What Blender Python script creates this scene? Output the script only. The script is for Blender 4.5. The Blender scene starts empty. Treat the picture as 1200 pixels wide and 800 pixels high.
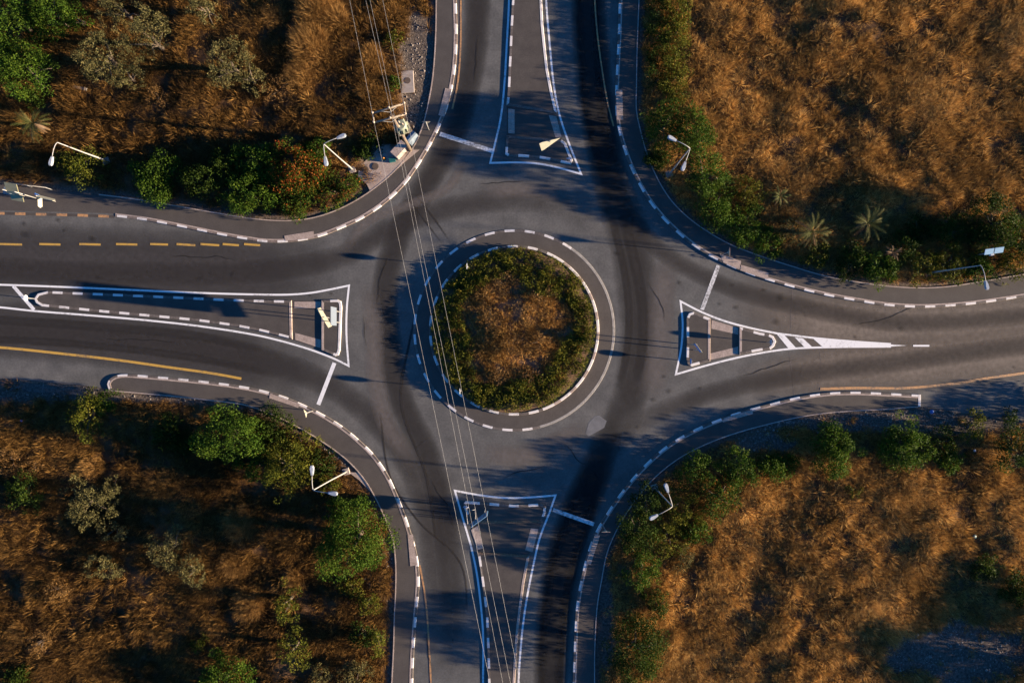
import bpy, bmesh, math, random
import numpy as np
from mathutils import Vector, Matrix

# ---------------------------------------------------------------- camera, sky, sun, exposure
H = 72.0            # camera height above the road, metres
S = 0.09            # metres per photo pixel on the ground (photo is 1200 px wide)
sc = bpy.context.scene
cam_d = bpy.data.cameras.new('camera'); cam = bpy.data.objects.new('camera', cam_d)
sc.collection.objects.link(cam); sc.camera = cam
cam.location = (0, 0, H); cam.rotation_euler = (0, 0, 0)
cam_d.sensor_width = 36; cam_d.lens = 36*H/(1200*S); cam_d.clip_start = 0.5; cam_d.clip_end = 3000
SUN_EL = math.radians(8.8); SUN_AZ = math.radians(-6.0)     # from +X, a little towards -Y
sdir = Vector((math.cos(SUN_EL)*math.cos(SUN_AZ), math.cos(SUN_EL)*math.sin(SUN_AZ), math.sin(SUN_EL)))
w = bpy.data.worlds.new('World'); sc.world = w; w.use_nodes = True
nt = w.node_tree; bg = nt.nodes['Background']; sky = nt.nodes.new('ShaderNodeTexSky')
sky.sky_type = 'NISHITA'; sky.sun_disc = False; sky.sun_elevation = SUN_EL
sky.sun_rotation = math.radians(90) - SUN_AZ
sky.air_density = 1.0; sky.dust_density = 0.2; sky.ozone_density = 6.0
tint = nt.nodes.new('ShaderNodeMix'); tint.data_type = 'RGBA'; tint.blend_type = 'MULTIPLY'; tint.inputs[0].default_value = 1.0
tint.inputs[7].default_value = (.66, .96, 1.08, 1)      # clear, deep blue morning sky
nt.links.new(sky.outputs[0], tint.inputs[6]); nt.links.new(tint.outputs[2], bg.inputs[0]); bg.inputs[1].default_value = 0.055
sun_d = bpy.data.lights.new('sun', 'SUN'); sun_d.energy = 5.0; sun_d.angle = math.radians(0.8)
sun_d.color = (1.0, 0.78, 0.54)
sun = bpy.data.objects.new('sun', sun_d); sc.collection.objects.link(sun)
sun.rotation_euler = sdir.to_track_quat('Z', 'Y').to_euler()
sc.view_settings.view_transform = 'Standard'; sc.view_settings.look = 'None'
sc.view_settings.gamma = 1; sc.view_settings.use_curve_mapping = False
sc.view_settings.exposure = 2.32
try:
    sc.cycles.transparent_max_bounces = 12; sc.cycles.max_bounces = 5; sc.cycles.diffuse_bounces = 3
except Exception: pass

# ---------------------------------------------------------------- helpers
COL = sc.collection
def P(px, py, h=0.0):
    """photo position of a point known to stand h metres up -> plan position in metres"""
    k = (H-h)/H
    return ((px-600)*S*k, (400-py)*S*k)
def P3(px, py, h=0.0):
    x, y = P(px, py, h); return Vector((x, y, h))
def link_mesh(name, me, mats, parent=None):
    o = bpy.data.objects.new(name, me); COL.objects.link(o)
    for m in (mats if isinstance(mats, (list, tuple)) else [mats]): me.materials.append(m)
    if parent: o.parent = parent
    return o
def tag(o, label=None, cat=None, group=None, kind=None):
    if label: o['label'] = label
    if cat: o['category'] = cat
    if group: o['group'] = group
    if kind: o['kind'] = kind
    return o
def struct(o): return tag(o, kind='structure')
def empty(name, loc, rz=0.0, label=None, cat=None, group=None):
    o = bpy.data.objects.new(name, None); COL.objects.link(o)
    o.location = loc; o.rotation_euler = (0, 0, rz); o.empty_display_size = .3
    return tag(o, label, cat, group)
def mesh_np(name, V, F, nper, mat_idx=None, attr=None, smooth=False):
    """V (n,3); F (m,nper) int"""
    me = bpy.data.meshes.new(name)
    V = np.asarray(V, np.float32); F = np.asarray(F, np.int32)
    me.vertices.add(len(V)); me.vertices.foreach_set('co', V.ravel())
    me.loops.add(F.size); me.loops.foreach_set('vertex_index', F.ravel())
    me.polygons.add(len(F))
    me.polygons.foreach_set('loop_start', np.arange(0, F.size, nper, dtype=np.int32))
    me.polygons.foreach_set('loop_total', np.full(len(F), nper, np.int32))
    if mat_idx is not None: me.polygons.foreach_set('material_index', np.asarray(mat_idx, np.int32))
    me.polygons.foreach_set('use_smooth', np.full(len(F), smooth, bool))
    if attr is not None:
        a = me.attributes.new('tint', 'FLOAT', 'FACE'); a.data.foreach_set('value', np.asarray(attr, np.float32))
    me.update(calc_edges=True); return me

class MB:
    """collects simple solids into one mesh"""
    def __init__(s): s.bm = bmesh.new()
    def box(s, c, size, rz=0, tilt=None, bev=0.0):
        r = bmesh.ops.create_cube(s.bm, size=1.0); vs = r['verts']
        M = Matrix.Translation(Vector(c)) @ Matrix.Rotation(rz, 4, 'Z')
        if tilt is not None: M = M @ tilt
        M = M @ Matrix.Diagonal((size[0], size[1], size[2], 1))
        bmesh.ops.transform(s.bm, matrix=M, verts=vs)
        if bev > 0:
            es = list({e for v in vs for e in v.link_edges})
            bmesh.ops.bevel(s.bm, geom=es, offset=bev, segments=1, affect='EDGES')
        return s
    def tube(s, pts, rads, n=8, caps=True):
        pts = [Vector(p) for p in pts]
        if not isinstance(rads, (list, tuple)): rads = [rads]*len(pts)
        rings = []; prev = None
        for i, p in enumerate(pts):
            d = (pts[min(i+1, len(pts)-1)] - pts[max(i-1, 0)])
            d = d.normalized() if d.length > 1e-9 else Vector((0, 0, 1))
            if prev is None:
                a = d.cross(Vector((0, 0, 1)))
                if a.length < 1e-3: a = d.cross(Vector((1, 0, 0)))
            else: a = prev - d*prev.dot(d)
            a.normalize(); prev = a; b = d.cross(a)
            rings.append([s.bm.verts.new(p + (a*math.cos(2*math.pi*k/n) + b*math.sin(2*math.pi*k/n))*rads[i]) for k in range(n)])
        for i in range(len(rings)-1):
            for k in range(n):
                f = s.bm.faces.new((rings[i][k], rings[i][(k+1) % n], rings[i+1][(k+1) % n], rings[i+1][k])); f.smooth = True
        if caps:
            s.bm.faces.new(rings[0][::-1]); s.bm.faces.new(rings[-1])
        return s
    def prism(s, poly, thick, M=None):
        """poly: 2D outline in local XY, extruded +-thick/2 along Z, then M"""
        M = M or Matrix.Identity(4)
        lo = [s.bm.verts.new(M @ Vector((x, y, -thick/2))) for x, y in poly]
        hi = [s.bm.verts.new(M @ Vector((x, y, thick/2))) for x, y in poly]
        n = len(poly)
        s.bm.faces.new(lo[::-1]); s.bm.faces.new(hi)
        for k in range(n): s.bm.faces.new((lo[k], lo[(k+1) % n], hi[(k+1) % n], hi[k]))
        return s
    def dome(s, c, rad, M=None, u=16, v=8):
        r = bmesh.ops.create_uvsphere(s.bm, u_segments=u, v_segments=v, radius=1.0)
        T = Matrix.Translation(Vector(c)) @ (M or Matrix.Identity(4)) @ Matrix.Diagonal((rad[0], rad[1], rad[2], 1))
        bmesh.ops.transform(s.bm, matrix=T, verts=r['verts'])
        for v_ in r['verts']:
            for f in v_.link_faces: f.smooth = True
        return s
    def build(s, name, mat, parent=None):
        bmesh.ops.recalc_face_normals(s.bm, faces=s.bm.faces[:])
        me = bpy.data.meshes.new(name); s.bm.to_mesh(me); s.bm.free()
        return link_mesh(name, me, mat, parent)

# polylines -------------------------------------------------------
def W2(pts): return [P(*p) for p in pts]
def smooth(pts, step=0.5, closed=False):
    """Catmull-Rom through pts, resampled"""
    p = np.array(pts, float); n = len(p); out = []
    rng = range(n if closed else n-1)
    for i in rng:
        if closed: a, b, c, d = p[(i-1) % n], p[i], p[(i+1) % n], p[(i+2) % n]
        else:
            b, c = p[i], p[i+1]
            a = p[i-1] if i > 0 else 2*b-c
            d = p[i+2] if i+2 < n else 2*c-b
        L = np.linalg.norm(c-b); k = max(1, int(L/step))
        # centripetal-ish: scale tangents by chord so long/short neighbours do not overshoot
        la = max(np.linalg.norm(b-a), 1e-6); ld = max(np.linalg.norm(d-c), 1e-6)
        m1 = ((b-a)/la + (c-b)/L); m1 = m1/ max(np.linalg.norm(m1),1e-6) * L
        m2 = ((c-b)/L + (d-c)/ld); m2 = m2/ max(np.linalg.norm(m2),1e-6) * L
        for j in range(k):
            t = j/k; t2 = t*t; t3 = t2*t
            out.append((2*t3-3*t2+1)*b + (t3-2*t2+t)*m1 + (-2*t3+3*t2)*c + (t3-t2)*m2)
    if not closed: out.append(p[-1])
    return np.array(out)
def dense(pts, step=0.5, closed=False):
    p = [np.array(q, float) for q in pts]; out = []; n = len(p)
    for i in range(n if closed else n-1):
        b, c = p[i], p[(i+1) % n]; k = max(1, int(round(np.linalg.norm(c-b)/step)))
        for j in range(k): out.append(b+(c-b)*j/k)
    if not closed: out.append(p[-1])
    return np.array(out)
def normals2(C, closed=False):
    n = len(C)
    if closed: d1 = C - np.roll(C, 1, 0); d2 = np.roll(C, -1, 0) - C
    else:
        d = np.diff(C, axis=0); d1 = np.vstack([d[:1], d]); d2 = np.vstack([d, d[-1:]])
    u1 = d1/np.maximum(np.linalg.norm(d1, axis=1, keepdims=True), 1e-9)
    u2 = d2/np.maximum(np.linalg.norm(d2, axis=1, keepdims=True), 1e-9)
    n1 = np.stack([-u1[:, 1], u1[:, 0]], 1); n2 = np.stack([-u2[:, 1], u2[:, 0]], 1)
    m = n1+n2; m /= np.maximum(np.linalg.norm(m, axis=1, keepdims=True), 1e-9)
    c = np.maximum((m*n1).sum(1, keepdims=True), 0.4)
    return m/c
def sweep(name, C, prof, mats, closed=False, dash=None, zf=None, phase=0.0, duty=0.5, caps=True, override=None):
    """prof: list of (left offset, z). dash = period: material 0 / 1 alternate"""
    C = np.asarray(C)
    seg = np.linalg.norm(np.diff(np.vstack([C, C[:1]]) if closed else C, axis=0), axis=1)
    if dash:   # cut the curve exactly at the dash ends
        s = np.concatenate([[0], np.cumsum(seg)]); L = s[-1]
        if closed: dash = L/max(1, round(L/dash))
        cuts = []; t = -phase
        while t < L: cuts += [t, t+dash*duty]; t += dash
        cuts = [c for c in cuts if 1e-4 < c < L-1e-4]
        ss = np.unique(np.round(np.concatenate([s, cuts]), 4))
        base = np.vstack([C, C[:1]]) if closed else C
        C = np.stack([np.interp(ss, s, base[:, 0]), np.interp(ss, s, base[:, 1])], 1)
        if closed: C = C[:-1]
        mid = (ss[:-1]+ss[1:])/2
        mi = (((mid+phase) % dash) > dash*duty).astype(int)
    N = normals2(C, closed); n = len(C); k = len(prof)
    V = np.zeros((n, k, 3))
    for j, (o, z) in enumerate(prof):
        V[:, j, :2] = C + N*o; V[:, j, 2] = z
    if zf is not None: V[:, :, 2] *= zf(C)[:, None]
    F = []; mat = []
    ov = None
    if override is not None:
        mp = (C+np.roll(C, -1, 0))/2; ov = override(600+mp[:, 0]/S, 400-mp[:, 1]/S)
    for i in range(n if closed else n-1):
        i2 = (i+1) % n
        for j in range(k-1):
            F.append((i*k+j+1, i*k+j, i2*k+j, i2*k+j+1)); mat.append(int(ov[i]) if ov is not None and ov[i] >= 0 else (mi[i] if dash else 0))
    me = mesh_np(name, V.reshape(-1, 3), F, 4, mat)
    if caps and not closed and k > 3:
        bm = bmesh.new(); bm.from_mesh(me); bm.verts.ensure_lookup_table()
        try:
            bm.faces.new([bm.verts[j] for j in range(k)]); bm.faces.new([bm.verts[(n-1)*k+j] for j in range(k)][::-1])
        except ValueError: pass
        bm.to_mesh(me); bm.free()
    bm = bmesh.new(); bm.from_mesh(me)
    up = sum(f.normal.z*f.calc_area() for f in bm.faces)
    if up < 0: bmesh.ops.reverse_faces(bm, faces=bm.faces[:])
    bm.to_mesh(me); bm.free()
    return struct(link_mesh(name, me, mats))
def flat(name, poly, z, mat, thick=0.0):
    bm = bmesh.new(); vs = [bm.verts.new((x, y, z)) for x, y in poly]
    f = bm.faces.new(vs); f.normal_update()
    if f.normal.z < 0: f.normal_flip()
    if thick:
        lo = [bm.verts.new((v.co.x, v.co.y, z-thick)) for v in vs]; n = len(vs)
        for i in range(n): bm.faces.new((vs[i], vs[(i+1) % n], lo[(i+1) % n], lo[i]))
    bmesh.ops.triangulate(bm, faces=[q for q in bm.faces if len(q.verts) > 4])
    me = bpy.data.meshes.new(name); bm.to_mesh(me); bm.free()
    return struct(link_mesh(name, me, mat))
def ccw(C):
    C = np.asarray(C); a = (C[:, 0]*np.roll(C[:, 1], -1) - np.roll(C[:, 0], -1)*C[:, 1]).sum()
    return C if a > 0 else C[::-1]

# numpy noise -----------------------------------------------------
_rs = np.random.RandomState(7); _L = _rs.rand(256, 256)
def vnoise(x, y, s=1.0, o=0):
    x = x/s + 37.3*o + 500; y = y/s + 91.7*o + 500
    i = np.floor(x).astype(int); j = np.floor(y).astype(int); fx = x-i; fy = y-j
    fx = fx*fx*(3-2*fx); fy = fy*fy*(3-2*fy)
    g = lambda a, b: _L[a % 256, b % 256]
    return (g(i, j)*(1-fx)+g(i+1, j)*fx)*(1-fy) + (g(i, j+1)*(1-fx)+g(i+1, j+1)*fx)*fy
def fbm(x, y, s, o=0, n=3):
    v = 0; a = 1; t = 0
    for k in range(n): v = v+a*vnoise(x, y, s/2**k, o+k); t += a; a *= .5
    return v/t

# ---------------------------------------------------------------- materials
def newmat(name, rough=.85, spec=.25):
    m = bpy.data.materials.new(name); m.use_nodes = True; b = m.node_tree.nodes['Principled BSDF']
    b.inputs['Roughness'].default_value = rough; b.inputs['Specular IOR Level'].default_value = spec
    return m, m.node_tree, b
def noise_node(t, scale, detail=4, rough=.6, coord=None, dist=0.0):
    n = t.nodes.new('ShaderNodeTexNoise'); n.inputs['Scale'].default_value = scale
    n.inputs['Detail'].default_value = detail; n.inputs['Roughness'].default_value = rough
    n.inputs['Distortion'].default_value = dist
    if coord is not None: t.links.new(coord, n.inputs['Vector'])
    return n
def geo_pos(t): return t.nodes.new('ShaderNodeNewGeometry').outputs['Position']
def ramp(t, fac, stops):
    r = t.nodes.new('ShaderNodeValToRGB'); t.links.new(fac, r.inputs[0])
    e = r.color_ramp.elements
    while len(e) < len(stops): e.new(0.5)
    for k, (p, c) in enumerate(stops): e[k].position = p; e[k].color = (*c, 1)
    return r.outputs[0]
def mixc(t, a, b, fac, mode='MIX'):
    m = t.nodes.new('ShaderNodeMix'); m.data_type = 'RGBA'; m.blend_type = mode
    for s_, v in ((0, fac), (6, a), (7, b)):
        if isinstance(v, (int, float)): m.inputs[s_].default_value = v
        elif isinstance(v, tuple): m.inputs[s_].default_value = (*v, 1)
        else: t.links.new(v, m.inputs[s_])
    return m.outputs[2]
def math_n(t, op, a, b=0.0, clamp=False):
    m = t.nodes.new('ShaderNodeMath'); m.operation = op; m.use_clamp = clamp
    for k, v in ((0, a), (1, b)):
        if isinstance(v, (int, float)): m.inputs[k].default_value = v
        else: t.links.new(v, m.inputs[k])
    return m.outputs[0]
def bump(t, b, hgt, strength, dist):
    n = t.nodes.new('ShaderNodeBump'); n.inputs['Strength'].default_value = strength; n.inputs['Distance'].default_value = dist
    t.links.new(hgt, n.inputs['Height']); t.links.new(n.outputs[0], b.inputs['Normal'])

def speckled(name, stops, scale=1.5, fine=18.0, fine_amt=.35, rough=.88, bstr=.35, bdist=.012, stretch=None, spec=.2):
    m, t, b = newmat(name, rough, spec); p = geo_pos(t)
    q = p
    if stretch:
        mp = t.nodes.new('ShaderNodeMapping'); mp.inputs['Scale'].default_value = stretch; t.links.new(p, mp.inputs['Vector']); q = mp.outputs[0]
    n1 = noise_node(t, scale, 6, .62, q); c = ramp(t, n1.outputs[0], stops)
    n2 = noise_node(t, fine, 3, .6, p)
    f = ramp(t, n2.outputs[0], [(.3, (1-fine_amt,)*3), (.7, (1+0*fine_amt,)*3)])
    c = mixc(t, c, f, 1.0, 'MULTIPLY')
    t.links.new(c, b.inputs['Base Color'])
    n3 = noise_node(t, fine*1.3, 2, .5, p); bump(t, b, n3.outputs[0], bstr, bdist)
    return m
M = {}
M['asphalt'] = speckled('asphalt', [(.3, (.078, .077, .075)), (.5, (.102, .100, .096)), (.7, (.132, .128, .121))], scale=.45, fine=5, fine_amt=.28)
M['path_asphalt'] = speckled('path_asphalt', [(.3, (.066, .057, .052)), (.6, (.080, .070, .063)), (.8, (.092, .08, .072))], scale=.7, fine=9, fine_amt=.22)
M['island_asphalt'] = speckled('island_asphalt', [(.3, (.060, .052, .048)), (.7, (.085, .074, .066))], scale=.8, fine=9, fine_amt=.25)
M['concrete'] = speckled('concrete', [(.3, (.26, .22, .19)), (.7, (.40, .34, .30))], scale=2.0, fine=10, fine_amt=.25)
M['concrete_grey'] = speckled('concrete_grey', [(.3, (.22, .205, .19)), (.7, (.33, .31, .29))], scale=2.0, fine=10)
M['slab'] = speckled('slab', [(.3, (.30, .235, .20)), (.7, (.42, .335, .29))], scale=2.0, fine=8, fine_amt=.3)
M['kerb_dark'] = speckled('kerb_dark', [(.3, (.09, .075, .068)), (.7, (.17, .145, .13))], scale=2.5, fine=10)
M['kerb_mid'] = speckled('kerb_mid', [(.3, (.14, .11, .095)), (.7, (.24, .19, .165))], scale=2.5, fine=10)
M['kerb_pale'] = speckled('kerb_pale', [(.3, (.30, .235, .20)), (.7, (.48, .39, .34))], scale=1.8, fine=10)
M['kerb_brown'] = speckled('brown_kerb', [(.3, (.09, .06, .04)), (.7, (.22, .15, .10))], scale=6, fine=10)  # brown tone for the cut edges of the bottom island
M['gravel_ground'] = speckled('gravel_ground', [(.3, (.06, .052, .047)), (.6, (.13, .11, .10)), (.8, (.2, .17, .15))], scale=3, fine=9, fine_amt=.6, bstr=.8, bdist=.06)
def paint(name, col, worn, scale=3.0, thr=.42):
    m, t, b = newmat(name, .7, .3); p = geo_pos(t)
    n = noise_node(t, scale, 8, .7, p); n2 = noise_node(t, .35, 2, .5, p)
    s = math_n(t, 'ADD', n.outputs[0], math_n(t, 'MULTIPLY', math_n(t, 'SUBTRACT', n2.outputs[0], .5), .5))
    c = ramp(t, s, [(thr-.14, worn), (thr, tuple(.55*a+.45*b_ for a, b_ in zip(col, worn))), (thr+.12, col)])
    t.links.new(c, b.inputs['Base Color']); return m
M['white'] = paint('white_road_paint', (.66, .655, .65), (.16, .15, .145), thr=.34)
M['white_worn'] = paint('worn_white_paint', (.62, .62, .62), (.12, .115, .11), scale=4, thr=.46)
M['yellow'] = paint('yellow_road_paint', (.44, .26, .05), (.15, .11, .07), thr=.38)
M['orange'] = paint('faded_orange_paint', (.42, .22, .09), (.11, .085, .07), scale=4, thr=.46)
M['kerb_white'] = paint('white_kerb_paint', (.60, .565, .54), (.24, .205, .18), scale=3.5, thr=.36)
def plain(name, col, rough=.5, metal=0.0, var=.18, scale=4.0):
    m, t, b = newmat(name, rough, .4); b.inputs['Metallic'].default_value = metal
    n = noise_node(t, scale, 5, .6, geo_pos(t))
    c = ramp(t, n.outputs[0], [(.3, tuple(a*(1-var) for a in col)), (.7, tuple(min(1, a*(1+var)) for a in col))])
    t.links.new(c, b.inputs['Base Color']); return m
M['lamp_metal'] = plain('pale_galvanised_steel', (.24, .235, .225), .5, .0)
M['lamp_head'] = plain('pale_lamp_housing', (.32, .345, .375), .4)
M['sign_grey'] = plain('weathered_shaded_board', (.10, .125, .165), .5, var=.08)  # weathered grey, darkened and blued to hold the board's shade
M['lens'] = plain('lamp_glass', (.35, .37, .40), .15)
M['sign_cream'] = plain('cream_sign_back', (.27, .255, .19), .5, var=.1)
M['sign_white'] = plain('white_sign_face', (.35, .38, .43), .45, var=.05)
M['sign_blue'] = plain('blue_sign_face', (.10, .25, .55), .4, var=.06)
M['sign_pale_blue'] = plain('pale_blue_sign_face', (.14, .26, .38), .4, var=.08)
M['sign_red'] = plain('red_sign_border', (.50, .03, .03), .4, var=.05)
M['sign_yellow'] = plain('pale_yellow_sign_face', (.20, .19, .11), .5, var=.12, scale=2)
M['wood'] = plain('weathered_pole_wood', (.12, .09, .065), .85, var=.3)
M['arm_wood'] = plain('sunbleached_crossarm', (.20, .165, .125), .8, var=.2)
M['ceramic'] = plain('insulator_ceramic', (.35, .28, .22), .3)
M['tank'] = plain('grey_green_transformer_paint', (.17, .19, .145), .5)
M['wire'] = plain('aluminium_cable', (.22, .215, .21), .45)
M['cabinet'] = plain('pale_cabinet_paint', (.26, .225, .20), .6)
M['cabinet_blue'] = plain('blue_grey_cabinet_paint', (.12, .155, .19), .5)
M['iron'] = plain('rusty_manhole_iron', (.085, .06, .045), .8, var=.3)
M['teal'] = plain('teal_plastic', (.01, .09, .09), .5)
M['orange_plastic'] = plain('orange_plastic', (.5, .18, .03), .5)
M['blue_plastic'] = plain('blue_plastic_bag', (.03, .10, .30), .5)
M['white_plastic'] = plain('white_litter', (.4, .4, .4), .6)
M['bark'] = plain('bark', (.07, .052, .038), .95, var=.4, scale=6)

def leafmat(name, c0, c1, c2, transl=.28, patch=.35):
    m = bpy.data.materials.new(name); m.use_nodes = True; t = m.node_tree; b = t.nodes['Principled BSDF']
    b.inputs['Roughness'].default_value = .65; b.inputs['Specular IOR Level'].default_value = .06
    a = t.nodes.new('ShaderNodeAttribute'); a.attribute_name = 'tint'
    c = ramp(t, a.outputs['Fac'], [(0, c0), (.5, c1), (1, c2)])
    n = noise_node(t, patch, 3, .6, geo_pos(t))
    g = ramp(t, n.outputs[0], [(.3, (.65, .62, .6)), (.7, (1.15, 1.1, 1.0))])
    c = mixc(t, c, g, 1.0, 'MULTIPLY')
    t.links.new(c, b.inputs['Base Color'])
    tr = t.nodes.new('ShaderNodeBsdfTranslucent'); t.links.new(c, tr.inputs[0])
    mx = t.nodes.new('ShaderNodeMixShader'); mx.inputs[0].default_value = transl
    t.links.new(b.outputs[0], mx.inputs[1]); t.links.new(tr.outputs[0], mx.inputs[2])
    t.links.new(mx.outputs[0], t.nodes['Material Output'].inputs[0]); return m
LEAF = {
 'green':  leafmat('bright_green_leaves', (.016, .040, .005), (.036, .075, .008), (.085, .125, .014)),
 'dark':   leafmat('dark_green_leaves', (.010, .022, .004), (.022, .042, .006), (.050, .072, .010)),
 'olive':  leafmat('silvery_olive_leaves', (.045, .048, .020), (.092, .088, .036), (.165, .145, .062)),
 'yellow': leafmat('yellow_green_leaves', (.026, .040, .005), (.062, .074, .009), (.13, .118, .017)),
 'flower': leafmat('deep_green_leaves', (.014, .036, .005), (.034, .065, .008), (.080, .098, .013)),
 'dry':    leafmat('dry_brown_leaves', (.07, .04, .018), (.14, .082, .032), (.24, .15, .06)),
 'cover':  leafmat('ground_cover_leaves', (.026, .042, .006), (.074, .085, .011), (.18, .15, .02), patch=.6),
 'blossom': leafmat('orange_red_blossom', (.11, .020, .007), (.20, .055, .012), (.28, .11, .02)),
}
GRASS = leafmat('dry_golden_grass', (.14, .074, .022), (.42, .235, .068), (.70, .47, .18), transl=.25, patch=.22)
GRASS_SHADE = leafmat('shade_brown_grass', (.036, .021, .009), (.135, .074, .024), (.37, .215, .066), transl=.25, patch=.3)  # darker copy of the grass; shade of the left fields is in the colour
REED = leafmat('golden_reed_blades', (.16, .085, .028), (.33, .19, .065), (.50, .31, .12), transl=.3)
PALM = leafmat('palm_fronds', (.03, .042, .012), (.075, .085, .026), (.15, .145, .055), transl=.2)
PALM_DRY = leafmat('dead_palm_fronds', (.08, .05, .028), (.16, .105, .06), (.26, .18, .11), transl=.2)

# ---------------------------------------------------------------- plan of the junction (photo positions)
TL_K = [(532,-1500),(533,-200),(535,0),(536,40),(534.5,75),(531,100),(525,125),(516,148),(505,170),(490,195),(475,216),(458,233),(440,247),(420,259),(400,268),(380,276),(360,281),(335,284),(310,284),(295,282),(265,277),(230,270),(200,264),(170,258.5),(135,254)]
TL_B = [(508,-1500),(510,-200),(512,0),(511,50),(508,90),(504,115),(497,145),(487,170),(475,188),(462,202),(450,213),(430,228),(410,240),(385,251),(360,257.5),(335,259.5),(300,257.5),(270,253),(240,248),(200,241),(150,233),(100,227),(50,222),(0,217),(-300,208),(-1500,180)]
TL_KX = TL_K + [(100,252.5),(60,251.5),(0,250),(-300,242),(-1500,214)]
TR_K = [(727,-1500),(726,-200),(725,0),(724,40),(722,80),(721,110),(722,140),(726,160),(733,182),(740,200),(748,216),(760,236),(775,255),(790,270),(805,283),(825,297),(850,310),(875,320.5),(900,329),(930,337.5),(960,345),(1000,352.5),(1040,358.5),(1080,360.5),(1120,358.5),(1160,354),(1200,348),(1500,305),(2600,150)]
TR_B = [(754,-1500),(751,-200),(748,0),(746,50),(745,100),(745,130),(750,155),(757,180),(765,200),(774,218),(787,237),(805,255),(830,273),(855,287),(880,297),(900,304),(925,312),(960,322.5),(1000,330.5),(1040,336),(1080,338),(1110,336.5),(1150,330.5),(1200,322),(1500,278),(2600,120)]
BR_K = [(1075,462),(1040,460),(1000,458.5),(970,459.5),(935,464.5),(900,473),(870,481),(840,491.5),(810,504.5),(785,519),(765,535),(745,555),(725,580),(710,602),(697,624),(688,648),(680,680),(675,710),(673,740),(672,770),(671,800),(668,1000),(660,2300)]
BR_B = [(2600,300),(1500,455),(1300,482),(1200,491),(1140,486),(1100,479),(1075,476),(1040,478.5),(1000,480.5),(960,484),(930,489),(900,496),(870,504),(835,516),(800,533),(775,551),(755,571),(737,595),(722,620),(711,646),(704,680),(699,710),(697,740),(696,770),(696,800),(694,1000),(686,2300)]
BL_K = [(128,456),(126,450),(130,443),(138,439),(150,438),(165,439),(200,442),(240,446),(275,450.5),(300,455),(330,463),(350,471),(375,483),(400,498),(420,514),(440,534),(455,556),(465,577),(474,600),(482,624),(488,645),(491,665),(491.5,685),(489.5,710),(487,740),(485,770),(484,800),(482,1000),(474,2300)]
BL_B = [(-1500,395),(-300,430),(0,443),(60,448),(100,452),(128,456.5),(150,458.5),(200,463),(250,468.5),(285,473),(305,479),(325,487),(345,497),(365,508),(385,521),(405,536),(420,551),(432,567),(441,583),(451,604),(460,627),(464,652),(464.5,690),(463,720),(462,760),(460,800),(456,1000),(448,2300)]
C_tlk, C_tlb, C_tlkx = smooth(W2(TL_K)), smooth(W2(TL_B)), smooth(W2(TL_KX))
C_trk, C_trb = smooth(W2(TR_K)), smooth(W2(TR_B))
C_brk, C_brb = smooth(W2(BR_K)), smooth(W2(BR_B))
C_blk, C_blb = smooth(W2(BL_K), .3), smooth(W2(BL_B))

# ---------------------------------------------------------------- terrain
def coarse(C, k=4): return np.vstack([C[::k], C[-1:]])
Z = 3000.0
def big(x, y): return np.array([[x, y]])
FIELD = {
 'tl': np.vstack([coarse(C_tlb), big(-Z, C_tlb[-1][1]), big(-Z, Z), big(C_tlb[0][0], Z)]),
 'tr': np.vstack([coarse(C_trb), big(Z, C_trb[-1][1]), big(Z, Z), big(C_trb[0][0], Z)]),
 'br': np.vstack([coarse(C_brb), big(C_brb[-1][0], -Z), big(Z, -Z), big(Z, C_brb[0][1])]),
 'bl': np.vstack([coarse(C_blb), big(C_blb[-1][0], -Z), big(-Z, -Z), big(-Z, C_blb[0][1])]),
}
def inside(poly, X, Y):
    r = np.zeros(X.shape, bool); n = len(poly)
    for i in range(n):
        x1, y1 = poly[i]; x2, y2 = poly[(i+1) % n]
        if y1 == y2: continue
        c = ((y1 > Y) != (y2 > Y)) & (X < (x2-x1)*(Y-y1)/(y2-y1)+x1); r ^= c
    return r
def dist_poly(curves, X, Y):
    d2 = np.full(X.shape, 1e12)
    for C in curves:
        C = coarse(C)
        for a, b in zip(C[:-1], C[1:]):
            v = b-a; L = max((v*v).sum(), 1e-9)
            t = np.clip(((X-a[0])*v[0]+(Y-a[1])*v[1])/L, 0, 1)
            d2 = np.minimum(d2, (X-a[0]-t*v[0])**2+(Y-a[1]-t*v[1])**2)
    return np.sqrt(d2)
CURVES = [C_tlb, C_trb, C_brb, C_blb]
def field_sd(X, Y):
    ins = np.zeros(X.shape, bool)
    for p in FIELD.values(): ins |= inside(p, X, Y)
    d = dist_poly(CURVES, X, Y); return np.where(ins, d, -d)
def sstep(a, b, x): t = np.clip((x-a)/(b-a), 0, 1); return t*t*(3-2*t)
BARE = [(1130,765,95,42),(1010,492,150,14),(900,520,40,14),(488,90,22,100),(100,462,130,12),(450,190,26,22),(712,730,10,60),(1150,500,60,14)]  # bare gravelly ground
def bare(X, Y):
    v = np.zeros(X.shape)
    for px, py, rx, ry in BARE:
        cx, cy = P(px, py); q = np.sqrt(((X-cx)/(rx*S))**2+((Y-cy)/(ry*S))**2) + 1.0*(fbm(X, Y, 2.6, 9, 4)-.5)
        v = np.maximum(v, 1-sstep(.75, 1.05, q))
    return v
def ground_z(X, Y, d=None):
    if d is None: d = field_sd(X, Y)
    e = sstep(.5, 4.0, d); b = bare(X, Y)
    hum = np.maximum(fbm(X, Y*1.15, 5.2, 1, 3)-.36, 0)*1.2 + (fbm(X, Y, 1.6, 5, 2)-.4)*.22
    hum = hum*e*(1-.75*b)
    wav = (fbm(X, Y, 22, 3, 2)-.4)*1.1*sstep(3, 14, d)
    z = 0.02 + hum + wav + .05*(fbm(X, Y, .7, 8, 2)-.5)*sstep(0.1, .8, d)
    return np.where(d > 0, np.maximum(z, -.1), -.02+np.clip(d, -.6, 0)*.5)
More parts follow.
